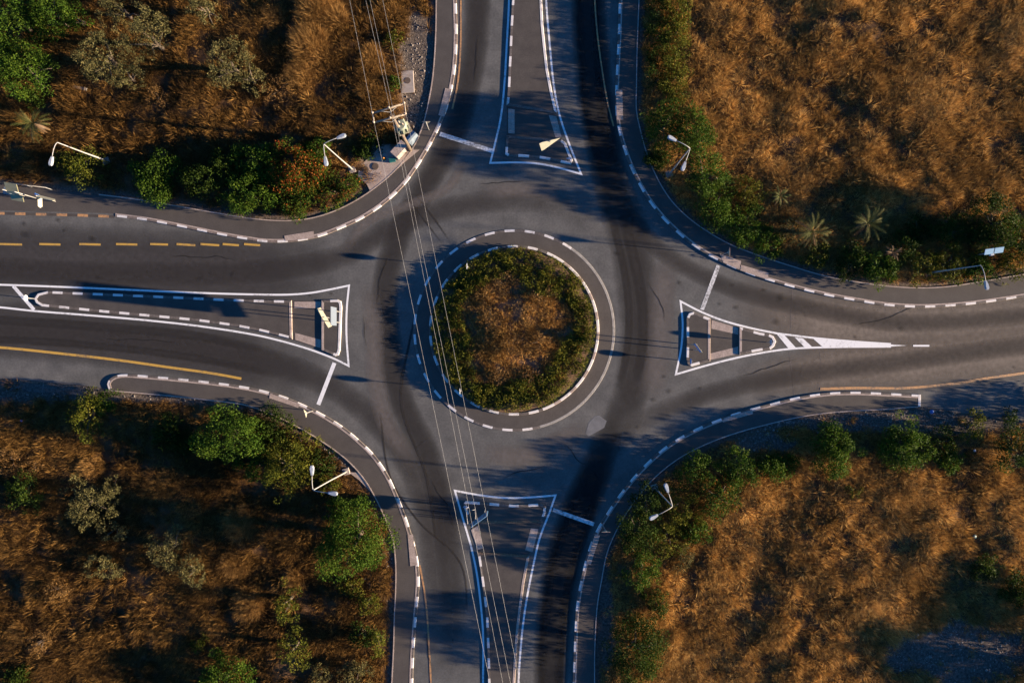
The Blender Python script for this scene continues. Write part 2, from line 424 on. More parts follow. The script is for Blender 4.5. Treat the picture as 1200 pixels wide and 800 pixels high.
def axis(a, fine, far):
    u = list(np.arange(-a, a+1e-6, fine)); s = fine; x = a; ext = []
    while x < far: s *= 1.25; x += s; ext.append(x)
    return np.array([-e for e in ext[::-1]]+u+ext)
ax, ay = axis(62, .32, 900), axis(43, .32, 900)
GX, GY = np.meshgrid(ax, ay); gd = field_sd(GX, GY); GZ = ground_z(GX, GY, gd)
nx, ny = len(ax), len(ay)
idx = np.arange(nx*ny).reshape(ny, nx)
F = np.stack([idx[:-1, :-1], idx[:-1, 1:], idx[1:, 1:], idx[1:, :-1]], -1).reshape(-1, 4)
me = mesh_np('ground', np.stack([GX, GY, GZ], -1).reshape(-1, 3), F, 4, smooth=True)
at = me.attributes.new('bare', 'FLOAT', 'POINT')
at.data.foreach_set('value', np.maximum(bare(GX, GY), 1-sstep(.2, 1.0, gd)).astype(np.float32).ravel())
m, t, b = newmat('dry_soil', .95, .1); p = geo_pos(t)
n1 = noise_node(t, .35, 6, .65, p); n2 = noise_node(t, 4.5, 6, .7, p)
c = ramp(t, n1.outputs[0], [(.3, (.06, .034, .018)), (.5, (.10, .055, .027)), (.7, (.15, .082, .036))])
c2 = ramp(t, n2.outputs[0], [(.35, (.06, .050, .043)), (.6, (.125, .10, .083)), (.75, (.22, .18, .15))])
a = t.nodes.new('ShaderNodeAttribute'); a.attribute_name = 'bare'
c = mixc(t, c, c2, a.outputs['Fac']); g = ramp(t, n2.outputs[0], [(.3, (.6, .6, .6)), (.65, (1, 1, 1))])
c = mixc(t, c, g, 1.0, 'MULTIPLY'); t.links.new(c, b.inputs['Base Color'])
bump(t, b, n2.outputs[0], .8, .12); M['soil'] = m
struct(link_mesh('ground', me, M['soil']))

# ---------------------------------------------------------------- road sheet, pavements, kerbs
outline = np.vstack([C_tlb, C_blb, C_brb[::-1], C_trb[::-1]])
# insetting is not needed: the sheet ends under the back edging of the pavements
flat('road', [tuple(q) for q in np.vstack([C_tlb, C_blb, C_brb[::-1], C_trb[::-1]])], 0.0, M['asphalt'])

def pair_strip(name, A, B, zf, mat, step=.5):
    """sheet between two curves running the same way"""
    def res(C, n):
        s = np.concatenate([[0], np.cumsum(np.linalg.norm(np.diff(C, axis=0), axis=1))]); q = np.linspace(0, s[-1], n)
        return np.stack([np.interp(q, s, C[:, 0]), np.interp(q, s, C[:, 1])], 1)
    # match by nearest point: for every A sample take closest point on B that does not run backwards
    V = []; last = 0
    for a_ in A:
        seg = B[last:last+120]; j = last+int(np.argmin(((seg-a_)**2).sum(1))); last = j; V.append(B[j])
    V = np.array(V); n = len(A)
    za, zb = zf(A), zf(V)
    VV = np.vstack([np.column_stack([A, za]), np.column_stack([V, zb])])
    F = [(i, i+1, n+i+1, n+i) for i in range(n-1)]
    me = mesh_np(name, VV, F, 4)
    bm = bmesh.new(); bm.from_mesh(me)
    if sum(f.normal.z for f in bm.faces) < 0: bmesh.ops.reverse_faces(bm, faces=bm.faces[:])
    bm.to_mesh(me); bm.free()
    return struct(link_mesh(name, me, mat))
def off(C, o): return C + normals2(C)*o
def crop_x(C, lo=None, hi=None):
    k = np.ones(len(C), bool)
    if lo is not None: k &= C[:, 0] >= lo
    if hi is not None: k &= C[:, 0] <= hi
    return C[k]
PZ = .125
def tl_z(C): return .008 + (PZ-.008)*sstep(P(128, 0)[0], P(185, 0)[0], C[:, 0])
const = lambda C: np.full(len(C), PZ)
# resample back curves finely for nearest matching
def fine(C, st=.12): return dense(C, st)
# kerbs: sign = +1 if pavement lies to the left of the running direction
def kerb(C, sgn, zf=None, period=2.15, phase=0.0, thin=True, gap='kerb_dark'):
    C = np.asarray(C)
    o = lambda v: v*sgn
    prof = [(0, -.02), (0, .10), (o(.03), .135), (o(.23), .135), (o(.23), .05)]
    sweep('kerb', C, prof, [M['kerb_white'], M[gap]], dash=period, zf=zf, phase=phase)
    if thin: sweep('kerb_edging', C, [(o(.232), .03), (o(.232), .140), (o(.37), .140), (o(.37), .03)], [M['kerb_pale']], zf=zf)
kerb(C_tlk, -1, zf=lambda C: .25+.75*sstep(P(132, 0)[0], P(190, 0)[0], C[:, 0]), gap='kerb_mid')
kerb(C_trk, 1); kerb(C_brk, 1, phase=.4); kerb(C_blk, -1)
pair_strip('pavement', off(C_tlkx, -.3), fine(C_tlb), tl_z, M['path_asphalt'])
pair_strip('pavement', off(C_trk, .3), fine(C_trb), const, M['path_asphalt'])
bb = C_brb[np.argmin(((C_brb-np.array(P(1075, 476)))**2).sum(1)):]
pair_strip('pavement', off(C_brk, .3), fine(bb), const, M['path_asphalt'])
lb = C_blb[np.argmin(((C_blb-np.array(P(131, 456.5)))**2).sum(1)):]
kk = C_blk[np.argmin(((C_blk-np.array(P(130, 444)))**2).sum(1)):]
pair_strip('pavement', off(kk, -.3), fine(lb), const, M['path_asphalt'])
# east end of the lower right pavement: short painted return kerb
e0 = np.array(P(1075, 462)); e1 = np.array(P(1075, 476))
sweep('kerb', dense([e0+np.array([.3, 0]), e1+np.array([.3, 0])], .3), [(0, -.02), (0, .10), (-.03, .137), (-.28, .137), (-.28, .05)], [M['kerb_white']])
# back edgings (thin concrete line)
def edging(C, sgn, zf=None):
    sweep('path_edging', C, [(0, -.1), (0, .15), (.11*sgn, .15), (.11*sgn, -.1)], [M['kerb_pale']], zf=zf)
cut = np.argmin(((C_tlb-np.array(P(110, 228)))**2).sum(1))
edging(C_tlb[:cut], -1); edging(C_trb, 1); edging(bb, 1); edging(lb, -1)
# flush worn edge stones left of the upper left kerb end
sweep('flush_edging', smooth(W2([(-300, 242), (0, 250), (60, 251.5), (100, 252.5), (134, 254)])), [(-.14, .012), (.14, .012)], [M['orange'], M['island_asphalt']], dash=2.2)

# pinkish dropped-kerb slabs
def slab(pts, z=PZ+.012, sub=M['slab']): return flat('kerb_ramp', W2(pts), z, sub)
for q in [[(333.5,276.5),(368,271),(369,279),(335,282.5)], [(522,104),(529.5,105.5),(521,137.5),(514,135.5)], [(721.5,106),(729,106),(730,141),(722.5,141)],
          [(843,297.5),(868,306),(866,316),(847,307.5)], [(868,310.5),(900,320),(899,327.5),(867,317)], [(846.5,494.5),(848,489.5),(881,479.5),(882,484.5)],
          [(697,625),(703,626.5),(692,661),(686.5,659)], [(317,460.5),(352,473),(350,477.5),(316,466)], [(478,626),(484,625),(489,661),(481,662.5)]]:
    slab(q, PZ+.026)

# splitter islands ------------------------------------------------
def islet(poly, period=2.15, phase=0.0, mat=None, override=None):
    C = ccw(dense(W2(poly), .45, True))
    flat('splitter_island', [tuple(q) for q in C + normals2(C, True)*.2], .125, mat or M['island_asphalt'])
    sweep('kerb', C, [(0, -.02), (0, .11), (.03, .14), (.26, .14), (.26, .05)], [M['kerb_white'], M['kerb_dark'], M['kerb_pale'], M['kerb_brown']], closed=True, dash=period, phase=phase, override=override)
W_MAIN = [(57,341),(75,341.7),(123,343.7),(170,345.7),(217,347.7),(265,350),(300,351.2),(342,352),(343,397.5),(330,394),(305,388),(279,383),(255,379.5),(232,376.5),(207,374),(161,369.8),(114,365.5),(65,360.5),(50,359),(43,355),(41,350),(45,344)]
W_NOSE = [(377,351.5),(396,351),(400,353),(401,360),(400,385),(399,410),(397,416),(393,417),(377,410)]
E_WEST = [(812,365.5),(832,373),(832,423),(810,429),(805.5,427),(804,421),(804.5,397),(804,373),(807,367)]
E_NOSE = [(866,383),(890,389.5),(901,391.5),(906,394),(909,400),(906.5,406),(902,409.5),(890,411),(866,415.5)]
N_MAIN = [(602,-1500),(601,-200),(600,0),(598,35),(597,60),(596,80),(595,105),(593.5,124),(653,134),(647,108),(642,82),(639,55),(636.5,30),(635,0),(634,-200),(634,-1500)]
N_NOSE = [(593.5,159),(658,164),(663,168),(671,188),(669,193),(660,191.5),(652,189.5),(633,186),(610,184),(597,184.5),(592,181)]
S_NOSE = [(546,586.5),(579,589),(602,591),(634,589.5),(640,593),(639,601),(635,612),(551,613),(543.5,593),(543.5,589)]
S_MAIN = [(559.5,646),(620.5,650),(614.5,682),(610.5,712),(607.5,737),(605.5,762),(603.5,800),(602,1000),(594,2300),(566,2300),(571,1000),(572,800),(571,760),(569.5,722),(566.5,695),(563,669)]
OV = [lambda x, y: np.where(x > 341.5, 2, np.where(x < 55, 0, -1)), lambda x, y: np.where(x < 378.5, 2, np.where(x > 394, 0, -1)),
      lambda x, y: np.where(x > 830.5, 2, -1), lambda x, y: np.where(x < 867.5, 2, np.where(x > 900, 0, -1)),
      lambda x, y: np.where(y > 124+(x-593.5)*.168-1.2, 1, np.where((x > 630) & (y > -100), 0, -1)), lambda x, y: np.where(y < 159+(x-593.5)*.078+1.2, 1, np.where(x > 660, 0, -1)),
      lambda x, y: np.where(y > 611, 3, np.where((y < 588.5) & (x < 556), 0, -1)), lambda x, y: np.where((y < 651) & (x < 619) & (x > 561), 3, np.where(x > 590, 2, -1))]
for k, q in enumerate((W_MAIN, W_NOSE, E_WEST, E_NOSE, N_MAIN, N_NOSE, S_NOSE, S_MAIN)): islet(q, phase=.3*k, override=OV[k])
flat('crossing_refuge', W2([(343,352),(376,352),(376,409.5),(343,398)]), .020, M['island_asphalt'])
flat('crossing_refuge', W2([(832.5,374),(865.5,383.5),(865.5,415),(832.5,422)]), .020, M['island_asphalt'])
flat('crossing_refuge', W2([(594,125),(653,135),(658,163),(594,158)]), .020, M['island_asphalt'])
flat('crossing_refuge', W2([(552,614),(634,613),(627,632),(620,649),(560,645)]), .020, M['island_asphalt'])
for q in [[(345,353.5),(376,353.5),(376,361),(345,361)], [(346,390),(376,398),(376,408),(346,398)], [(834,375),(865,384),(865,392),(833.5,385)],
          [(832.5,414),(865,406),(865,414.5),(832.5,421.5)], [(595.5,127.5),(603,128.5),(603,157),(595.5,156)], [(643,135),(652,136.5),(658,160.5),(651,161.5)],
          [(552,620.5),(560,615.5),(566.5,641.5),(560,644)], [(622,618.5),(631,619.5),(624,646.5),(615.5,644)]]:
    slab(q, .030)

# central island --------------------------------------------------
CC = np.array(P(602.5, 387)); R1 = 99.5*S; R2 = 118.3*S
def circ(r, a0=0, a1=360, n=180):
    a = np.radians(np.linspace(a0, a1, n, endpoint=(a1-a0 < 360))); return CC + np.stack([np.cos(a), np.sin(a)], 1)*r
ring = circ(R2)
sweep('island_apron', ring, [(.2, .055), (R2-R1+.05, .10)], [M['path_asphalt']], closed=True)
sweep('island_kerb', circ(R2, 55, 285), [(0, -.02), (.03, .05), (.27, .065), (.27, .02)], [M['kerb_white'], M['kerb_dark']], dash=2.15)
sweep('island_kerb', circ(R2, -75, 55), [(0, -.02), (.03, .05), (.27, .065), (.27, .02)], [M['concrete_grey']])  # worn pale kerb; the sunlit look of this side is also in its tone
sweep('island_kerb', circ(R1, 60, 290), [(0, .02), (0, .20), (.03, .23), (.26, .23), (.26, .05)], [M['kerb_white'], M['kerb_dark']], dash=2.15)
sweep('island_kerb', circ(R1, -70, 60), [(0, .02), (0, .20), (.03, .23), (.26, .23), (.26, .05)], [M['kerb_white'], M['kerb_pale']], dash=2.15, duty=.62)  # gaps paler than on the left arc, sunlit look put into the colour
def isl_z(X, Y):
    r = np.hypot(X-CC[0], Y-CC[1]); return .15 + .55*(1-sstep(.5, R1-.3, r)) + .25*(fbm(X, Y, 1.8, 4)-.5)*sstep(R1, R1-1.5, r)
g = np.linspace(-1, 1, 70); V = []; F = []
nr, na = 40, 120
for i in range(nr+1):
    rr = (R1-.24)*i/nr
    for j in range(na):
        a_ = 2*math.pi*j/na; V.append((CC[0]+rr*math.cos(a_), CC[1]+rr*math.sin(a_), 0))
V = np.array(V); V[:, 2] = isl_z(V[:, 0], V[:, 1])
for i in range(nr):
    for j in range(na): F.append((i*na+j, i*na+(j+1) % na, (i+1)*na+(j+1) % na, (i+1)*na+j)[::-1])
struct(link_mesh('island_soil', mesh_np('island_soil', V, F, 4, smooth=True), plain('orange_soil', (.12, .07, .04), .95, var=.4, scale=3)))

# ---------------------------------------------------------------- markings
MZ = [0.004]
def line(pts, w, mat='white', closed=False, sm=True, dash=None, duty=.5, name='road_marking', phase=0.0, z=None):
    C = W2(pts)
    C = (smooth(C, .5, closed) if sm else dense(C, .5, closed))
    if z is None: MZ[0] += .0006; z = MZ[0]
    mats = [M[mat], M[mat]]
    if dash:
        s = np.concatenate([[0], np.cumsum(np.linalg.norm(np.diff(C, axis=0), axis=1))])
        V = []; F = []; q = -phase
        while q < s[-1]:
            a_, b_ = max(q, 0), min(q+dash*duty, s[-1]); q += dash
            if b_-a_ < .1: continue
            tt = np.linspace(a_, b_, 5); pc = np.stack([np.interp(tt, s, C[:, 0]), np.interp(tt, s, C[:, 1])], 1); nn = normals2(pc)
            k0 = len(V)
            for u, v in zip(pc, nn): V.append((*(u-v*w/2), z)); V.append((*(u+v*w/2), z))
            for k in range(4): F.append((k0+2*k, k0+2*k+2, k0+2*k+3, k0+2*k+1))
        me = mesh_np(name, V, F, 4)
        bm = bmesh.new(); bm.from_mesh(me); bmesh.ops.recalc_face_normals(bm, faces=bm.faces[:])
        if sum(f.normal.z for f in bm.faces) < 0: bmesh.ops.reverse_faces(bm, faces=bm.faces[:])
        bm.to_mesh(me); bm.free()
        return struct(link_mesh(name, me, M[mat]))
    return sweep(name, C, [(-w/2, z), (w/2, z)], mats, closed=closed)
def poly_line(parts, w, mat='white'):
    """outline made of smoothed runs that meet in sharp corners"""
    runs = [smooth(W2(r), .5) for r in parts]
    C = np.vstack([r[:-1] if i < len(runs)-1 else r for i, r in enumerate(runs)])
    MZ[0] += .0006
    return sweep('road_marking', C, [(-w/2, MZ[0]), (w/2, MZ[0])], [M[mat]])
LW = .20
poly_line([[(-1500,290),(-300,327),(0,333.6),(79,336.4),(150,339.5),(230,343),(300,345),(342,345),(365,343),(387.5,339),(409,334.5)],
           [(409,334.5),(406.5,360),(406,392),(408.5,428.5)], [(408.5,428.5),(393.5,421),(368,411),(342.5,403),(320,397),(300,392.5),(237,382.5),(175,375.5),(100,369),(37,364),(0,360),(-300,340),(-1500,300)]], LW)
poly_line([[(911,390.6),(883,385),(849,376),(821,365),(797.5,353)], [(797.5,353),(800,378.5),(798.5,406),(792,438.5)], [(792,438.5),(821,430),(849,422.5),(883,415),(925,408.7),(967,406.8),(1044,406)]], LW)
line([(911,390.6),(955,396),(1000,400),(1044,403)], LW)
poly_line([[(597,-1500),(597,-200),(596.5,0),(594,50),(591,100),(587,137),(579,173),(574.5,191)], [(574.5,191),(610,190.5),(632,192),(656,197),(681,204)],
           [(681,204),(666,166),(656,136),(650,107),(644,50),(640,0),(638,-200),(638,-1500)]], LW)
poly_line([[(562,2300),(565,1000),(566,800),(566,740),(562.5,700),(558.5,670),(552.5,642),(543,609),(533,574.5)], [(533,574.5),(560,579.5),(591,583),(620,582.5),(651,580)],
           [(651,580),(644,600),(632.5,630),(625,662),(617.5,700),(612.5,735),(609,775),(607.5,800),(604,1000),(598,2300)]], LW)
line([(392,425),(373,474)], .42); line([(842,311),(822.5,363)], .42, 'white_worn'); line([(515.5,157),(577,177)], .45, 'white_worn')
line([(648,597),(696,614)], .42, 'white_worn'); line([(15.5,335),(40,363)], .36)
def mk_poly(pts, z=None, mat='white'):
    MZ[0] += .0006; return flat('road_marking', W2(pts), z or MZ[0], M[mat])
f5 = lambda x, y: (890+x/5.714, 370+y/5.714)
mk_poly([f5(115,122), f5(168,130), f5(245,214), f5(195,219)], mat='white')
mk_poly([f5(235,144), f5(290,150), f5(355,210), f5(305,213)], mat='white')
mk_poly([f5(360,153), f5(500,166), f5(860,190), f5(985,198), f5(880,206), f5(425,210)], mat='white')
line([(1070,405),(1089,405)], .18, sm=False)
# yellow edge lines
for a_, b_ in ((-44,-20),(0,26),(46,71),(93,118),(136,161),(176,197),(207,229),(235,257),(261,280),(286,305)):
    line([(a_,286),(b_,286.6 if b_ < 200 else 287.5)], .22, 'yellow', sm=False)
line([(-1500,370),(-300,393),(0,407),(70,414),(140,422),(200,430.5),(250,437.5),(283,443.5)], .26, 'yellow')
line([(961,455.5),(1000,454.5),(1060,454.5),(1120,449),(1160,442.5),(1200,437),(1500,392),(2600,230)], .26, 'orange')
line([(541,-200),(540,0),(539.5,60),(536,100),(530,128)], .18, 'orange')
line([(696,-200),(697,0),(700,40),(706,85),(712,120),(719,148)], .16, 'orange')
line([(492,662),(497,690),(500,715),(503,760),(505,800),(506,1000)], .18, 'orange')

# stains, tyre-darkened bands, patches, painted vignette: thin coats with soft irregular edges -------------
def coat_mat(name, col, dens, edge_noise=1.0, streak=None):
    m, t, b = newmat(name, .9, .15); p = geo_pos(t)
    b.inputs['Base Color'].default_value = (*col, 1)
    n0 = noise_node(t, 2.0, 5, .6, p)
    t.links.new(ramp(t, n0.outputs[0], [(.3, tuple(.8*x for x in col)), (.7, tuple(1.2*x for x in col))]), b.inputs['Base Color'])
    a = t.nodes.new('ShaderNodeAttribute'); a.attribute_name = 'cover'
    n = noise_node(t, edge_noise, 5, .65, p)
    s = math_n(t, 'MULTIPLY', a.outputs['Fac'], math_n(t, 'ADD', math_n(t, 'MULTIPLY', n.outputs[0], .7), .65))
    s = math_n(t, 'MULTIPLY', s, dens, True)
    tr = t.nodes.new('ShaderNodeBsdfTransparent'); mx = t.nodes.new('ShaderNodeMixShader')
    t.links.new(s, mx.inputs[0]); t.links.new(tr.outputs[0], mx.inputs[1]); t.links.new(b.outputs[0], mx.inputs[2])
    t.links.new(mx.outputs[0], t.nodes['Material Output'].inputs[0]); return m
CZ = [.0014]
def coat(pts, wid, mat, name='tyre_stain', closed=False):
    """pts: photo positions; wid: width in px (number or per point)"""
    C = smooth(W2(pts), .8, closed); n = len(C)
    if not isinstance(wid, (int, float)):
        src = np.array(W2(pts)); s0 = np.concatenate([[0], np.cumsum(np.linalg.norm(np.diff(src, axis=0), axis=1))])
        s1 = np.concatenate([[0], np.cumsum(np.linalg.norm(np.diff(C, axis=0), axis=1))]); wv = np.interp(s1/s1[-1], s0/s0[-1], wid)*S
    else: wv = np.full(n, wid*S)
    N = normals2(C, closed); offs = np.linspace(-.5, .5, 9); cov = np.cos(np.pi*offs)**.9; cov[0] = cov[-1] = 0
    CZ[0] += .0003
    V = np.zeros((n, 9, 3)); A = np.zeros((n, 9))
    endf = np.ones(n) if closed else np.minimum(1, np.minimum(np.arange(n), np.arange(n)[::-1])/max(3, n*.16))
    for j in range(9):
        V[:, j, :2] = C + N*(offs[j]*wv)[:, None]; V[:, j, 2] = CZ[0]; A[:, j] = cov[j]*endf
    F = []
    for i in range(n if closed else n-1):
        i2 = (i+1) % n
        for j in range(8): F.append((i*9+j+1, i*9+j, i2*9+j, i2*9+j+1))
    me = mesh_np(name, V.reshape(-1, 3), F, 4)
    if me.polygons[0].normal.z < 0: me.flip_normals()
    at = me.attributes.new('cover', 'FLOAT', 'POINT'); at.data.foreach_set('value', A.astype(np.float32).ravel())
    return struct(link_mesh(name, me, mat))
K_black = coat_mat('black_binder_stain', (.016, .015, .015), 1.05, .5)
K_tyre = coat_mat('tyre_polished_band', (.030, .027, .026), .75, .35)
K_soft = coat_mat('soft_dark_band', (.036, .032, .031), .55, .3)
K_lite = coat_mat('dusty_worn_band', (.135, .118, .108), .6, .3)
K_brown = coat_mat('browner_asphalt', (.145, .120, .098), 1.0, .25)
K_west = coat_mat('vignette_dark_asphalt', (.045, .041, .040), .95, .3)  # vignette falloff painted into the colour of the left road
coat([(-300,372),(0,385),(150,398),(300,425),(380,455)], 75, K_west, 'vignette_asphalt'); coat([(-300,300),(0,305),(150,312),(300,318),(400,318)], 95, K_west, 'vignette_asphalt')
coat([(850,345),(950,375),(1050,382),(1200,375),(1500,330)], [70,80,85,85,85], K_brown, 'brown_asphalt')
coat([(860,455),(950,435),(1050,428),(1200,412),(1500,370)], [50,60,70,70,70], K_brown, 'brown_asphalt')
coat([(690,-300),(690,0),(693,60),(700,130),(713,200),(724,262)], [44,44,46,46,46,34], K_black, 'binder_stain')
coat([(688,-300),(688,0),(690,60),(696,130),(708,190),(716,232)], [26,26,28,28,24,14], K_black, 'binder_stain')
coat([(706,180),(722,230),(738,280),(746,340),(749,390),(743,440),(730,490),(712,530)], [48,52,54,52,48,46,46,44], K_tyre, 'tyre_stain')
coat([(728,240),(742,300),(752,350),(754,395),(746,450)], 14, K_tyre, 'tyre_stain'); coat([(712,240),(728,300),(736,350),(736,400),(726,455)], 10, K_tyre, 'tyre_stain')
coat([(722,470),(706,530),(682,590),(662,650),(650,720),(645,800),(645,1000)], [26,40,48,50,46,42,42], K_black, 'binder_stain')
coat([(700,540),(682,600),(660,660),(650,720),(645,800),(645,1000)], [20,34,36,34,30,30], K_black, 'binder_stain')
coat([(560,-300),(560,0),(556,60),(546,110),(530,160),(500,215),(470,270),(452,330),(455,400),(470,470),(500,530),(520,600),(530,680),(532,800)], 34, K_tyre)
coat([(-300,285),(0,315),(150,320),(300,318),(400,300),(470,262),(560,238),(650,240),(715,275)], 30, K_soft)
coat([(-300,385),(0,388),(120,395),(250,412),(350,435),(420,475),(470,530),(500,600),(512,700),(515,800)], 34, K_soft)
coat([(-300,365),(0,375),(120,383),(240,395),(330,415)], 12, K_tyre); coat([(-300,402),(0,398),(100,404),(220,418),(330,440)], 10, K_tyre)
coat([(1500,380),(1200,405),(1050,425),(930,440),(830,462),(760,490),(700,540)], 26, K_soft)
coat([(1500,330),(1200,370),(1050,378),(950,362),(850,335),(770,290),(720,220),(708,150)], 24, K_soft)
coat([(400,300),(430,260),(480,240),(530,215),(545,180)], 14, K_lite, 'dust_streak')
coat([(430,330),(438,380),(440,440),(455,500),(490,550)], 26, K_lite, 'dust_streak')
coat([(560,225),(620,222),(680,235)], 22, K_lite, 'dust_streak')
coat([(780,300),(775,360),(772,420),(760,470)], 34, K_lite, 'dust_streak')
coat([(560,530),(610,535),(650,520),(690,500)], 30, K_lite, 'dust_streak')
coat([(478,232),(495,255),(518,285)], 3, K_tyre, 'skid_mark'); coat([(490,232),(510,258),(530,287)], 3, K_tyre, 'skid_mark')
coat([(487,526),(495,518),(503,514)], 3, K_tyre, 'skid_mark')
coat([(445,480),(458,560),(490,610),(540,660),(548,720)], 3, K_tyre, 'skid_mark'); coat([(492,350),(480,400),(470,470),(500,560),(512,640)], 4, K_tyre, 'skid_mark')
random.seed(4)
for px, py, r in [(28,262,5),(68,258,5),(75,270,4),(108,280,6),(30,275,7),(272,321,5),(235,326,4),(115,325,4),(914,349,8),(909,377,7),(862,360,7),(796,331,5),(858,334,4),(895,340,4),(843,356,4),
                  (778,441,4),(784,458,6),(765,468,5),(820,455,4),(1002,395,4),(1055,384,5),(1188,430,4),(363,346,3),(388,344,3),(723,297,5),(752,338,3),(770,515,3),(747,500,4),(714,440,2)]:
    a_ = random.uniform(0, 3); coat([(px-r*math.cos(a_), py-r*math.sin(a_)*.5), (px, py), (px+r*math.cos(a_), py+r*math.sin(a_)*.5)], r*1.2, K_black, 'oil_spot')
flat('asphalt_patch', W2([(697,488),(702,486.5),(711,493),(708,501),(690,511),(686,508),(690,495)]), .0065, speckled('pale_patch', [(.3, (.115, .115, .12)), (.7, (.165, .165, .17))], fine=10, fine_amt=.2))
rc = random.Random(9)
for x0, y0, ang, L in ((560,215,5,60),(640,545,175,55),(455,300,95,60),(760,330,80,55),(870,440,-8,70),(505,560,85,70),(200,300,3,80),(120,395,4,90),(1000,380,-3,90),(560,40,92,60),(500,740,88,45),(660,520,40,45),(425,370,80,40)):
    pts = [(x0, y0)]; a_ = math.radians(ang)
    for k in range(int(L/6)):
        a_ += rc.uniform(-.35, .35); a_ = .8*a_+.2*math.radians(ang); pts.append((pts[-1][0]+6*math.cos(a_), pts[-1][1]+6*math.sin(a_)))
    coat(pts, 1.1, K_black, 'asphalt_crack')
# tar joints
line([(929,338),(927,365),(926,395)], .06, 'kerb_dark', name='asphalt_joint', z=.0055); line([(925,412),(928,440),(931,464)], .06, 'kerb_dark', name='asphalt_joint', z=.0055)
line([(960,408),(962,430),(958,457)], .05, 'kerb_dark', name='asphalt_joint', z=.0055)

# bottom right kerb-side concrete gutter strip, utility pad ------------------------------
flat('verge_strip', W2([(-60,442),(0,446),(50,450.5),(108,456),(104,464),(50,460),(0,456),(-60,452)]), .06, M['gravel_ground'], .2)
flat('utility_pad', W2([(421,196),(440,178),(455,162),(462,166),(478,176),(492,176),(475,190),(452,211),(434,224),(430,216),(420,208)]), .135, M['slab'], .2)
flat('concrete_slab', W2([(407+2,553),(441,551+2),(426,560),(434,571),(441,580),(441,582),(421,562)]), .10, M['slab'], .2)

# ---------------------------------------------------------------- dry grass, rubble (uncountable)
def blade_mesh(name, pts, zs, per, length, width, lean=(.5, 1.15), rng=None, spread=.22, tint=None):
    """many single-triangle blades rising from tuft centres"""
    rng = rng or np.random.RandomState(1); n = len(pts)*per
    c = np.repeat(pts, per, 0); z = np.repeat(zs, per); L = np.repeat(length, per)*rng.uniform(.55, 1.15, n)
    th = rng.uniform(0, 2*np.pi, n); le = rng.uniform(lean[0], lean[1], n); r0 = spread*np.sqrt(rng.rand(n))
    # wind-combed: blades of one tuft share a preferred direction
    pref = np.repeat(rng.uniform(0, 2*np.pi, len(pts)), per); mixf = np.repeat(rng.uniform(0, .3, len(pts)), per)
    th = np.where(rng.rand(n) < mixf, pref + rng.normal(0, .5, n), th)
    dx, dy = np.cos(th), np.sin(th); h = L*np.cos(le); ho = L*np.sin(le)
    bx = c[:, 0]+dx*r0; by = c[:, 1]+dy*r0; wd = width*rng.uniform(.6, 1.5, n)
    tw = rng.uniform(0, 2*np.pi, n); px, py = np.cos(tw)*wd/2, np.sin(tw)*wd/2
    V = np.empty((n, 3, 3)); V[:, 0] = np.stack([bx-px, by-py, z-.03], 1); V[:, 1] = np.stack([bx+px, by+py, z-.03], 1)
    V[:, 2] = np.stack([bx+dx*ho, by+dy*ho, z+h], 1)
    t = np.clip(rng.rand(n)**1.3*.65 + np.repeat(tint if tint is not None else rng.rand(len(pts)), per)*.5 - .06, 0, 1)
    return mesh_np(name, V.reshape(-1, 3), np.arange(3*n).reshape(n, 3), 3, attr=t)
def field_points(box, dens, seed, key, edge=.5):
    rng = np.random.RandomState(seed); x0, y1 = P(box[0], box[1]); x1, y0 = P(box[2], box[3])
    n = int((x1-x0)*(y1-y0)*dens); X = rng.uniform(x0, x1, n); Y = rng.uniform(y0, y1, n)
    k = inside(FIELD[key], X, Y); X, Y = X[k], Y[k]; d = dist_poly([dict(tl=C_tlb, tr=C_trb, br=C_brb, bl=C_blb)[key]], X, Y)
    k = (d > edge+.5*rng.rand(len(X))) & (rng.rand(len(X)) > bare(X, Y)*.97); X, Y, d = X[k], Y[k], d[k]
    return X, Y, d, rng
def grass_field(box, key, seed, label, dens=8.5, per=34, mat=GRASS, hs=1.0, cover=.30):
    X, Y, d, rng = field_points(box, dens, seed, key)
    c = fbm(X, Y, 3.2, 21, 3)
    k = c + .25*rng.rand(len(X)) > cover+.04; X, Y, d, c = X[k], Y[k], d[k], c[k]
    z = ground_z(X, Y, d); L = (.40+.85*np.clip((c-.3)*1.8, 0, 1))*rng.uniform(.6, 1.2, len(X))*hs
    tint = np.clip(fbm(X, Y, 5.0, 31, 2)*1.3-.15+.2*(rng.rand(len(X))-.5), 0, 1)
    o = link_mesh('dry_grass', blade_mesh('dry_grass', np.stack([X, Y], 1), z, per, L, .032, rng=rng, tint=tint), mat)
    tag(o, label, 'dry grass', kind='stuff')
    X, Y, d, rng = field_points(box, .85, seed+50, key, 1.0); c = fbm(X, Y, 3.2, 21, 3); k = c+.3*rng.rand(len(X)) > cover+.14; X, Y, d = X[k], Y[k], d[k]
    z = ground_z(X, Y, d); L = rng.uniform(.55, 1.15, len(X))*hs; tint = np.clip(rng.rand(len(X))*.7+.3, 0, 1)
    o = link_mesh('dry_scrub', blade_mesh('dry_scrub', np.stack([X, Y], 1), z, 75, L, .05, (.0, 1.5), rng, .32, tint), mat)
    tag(o, label.replace('dry grass', 'rounded dry scrub').replace('covering', 'growing all over'), 'dry scrub', kind='stuff')
grass_field((750, -130, 1330, 330), 'tr', 1, 'golden dry grass covering the upper right field')
grass_field((690, 490, 1330, 930), 'br', 2, 'golden brown dry grass covering the lower right field')
grass_field((-130, -130, 520, 250), 'tl', 3, 'patchy shade-darkened brown dry grass among the trees of the upper left field', mat=GRASS_SHADE, dens=8, cover=.34)
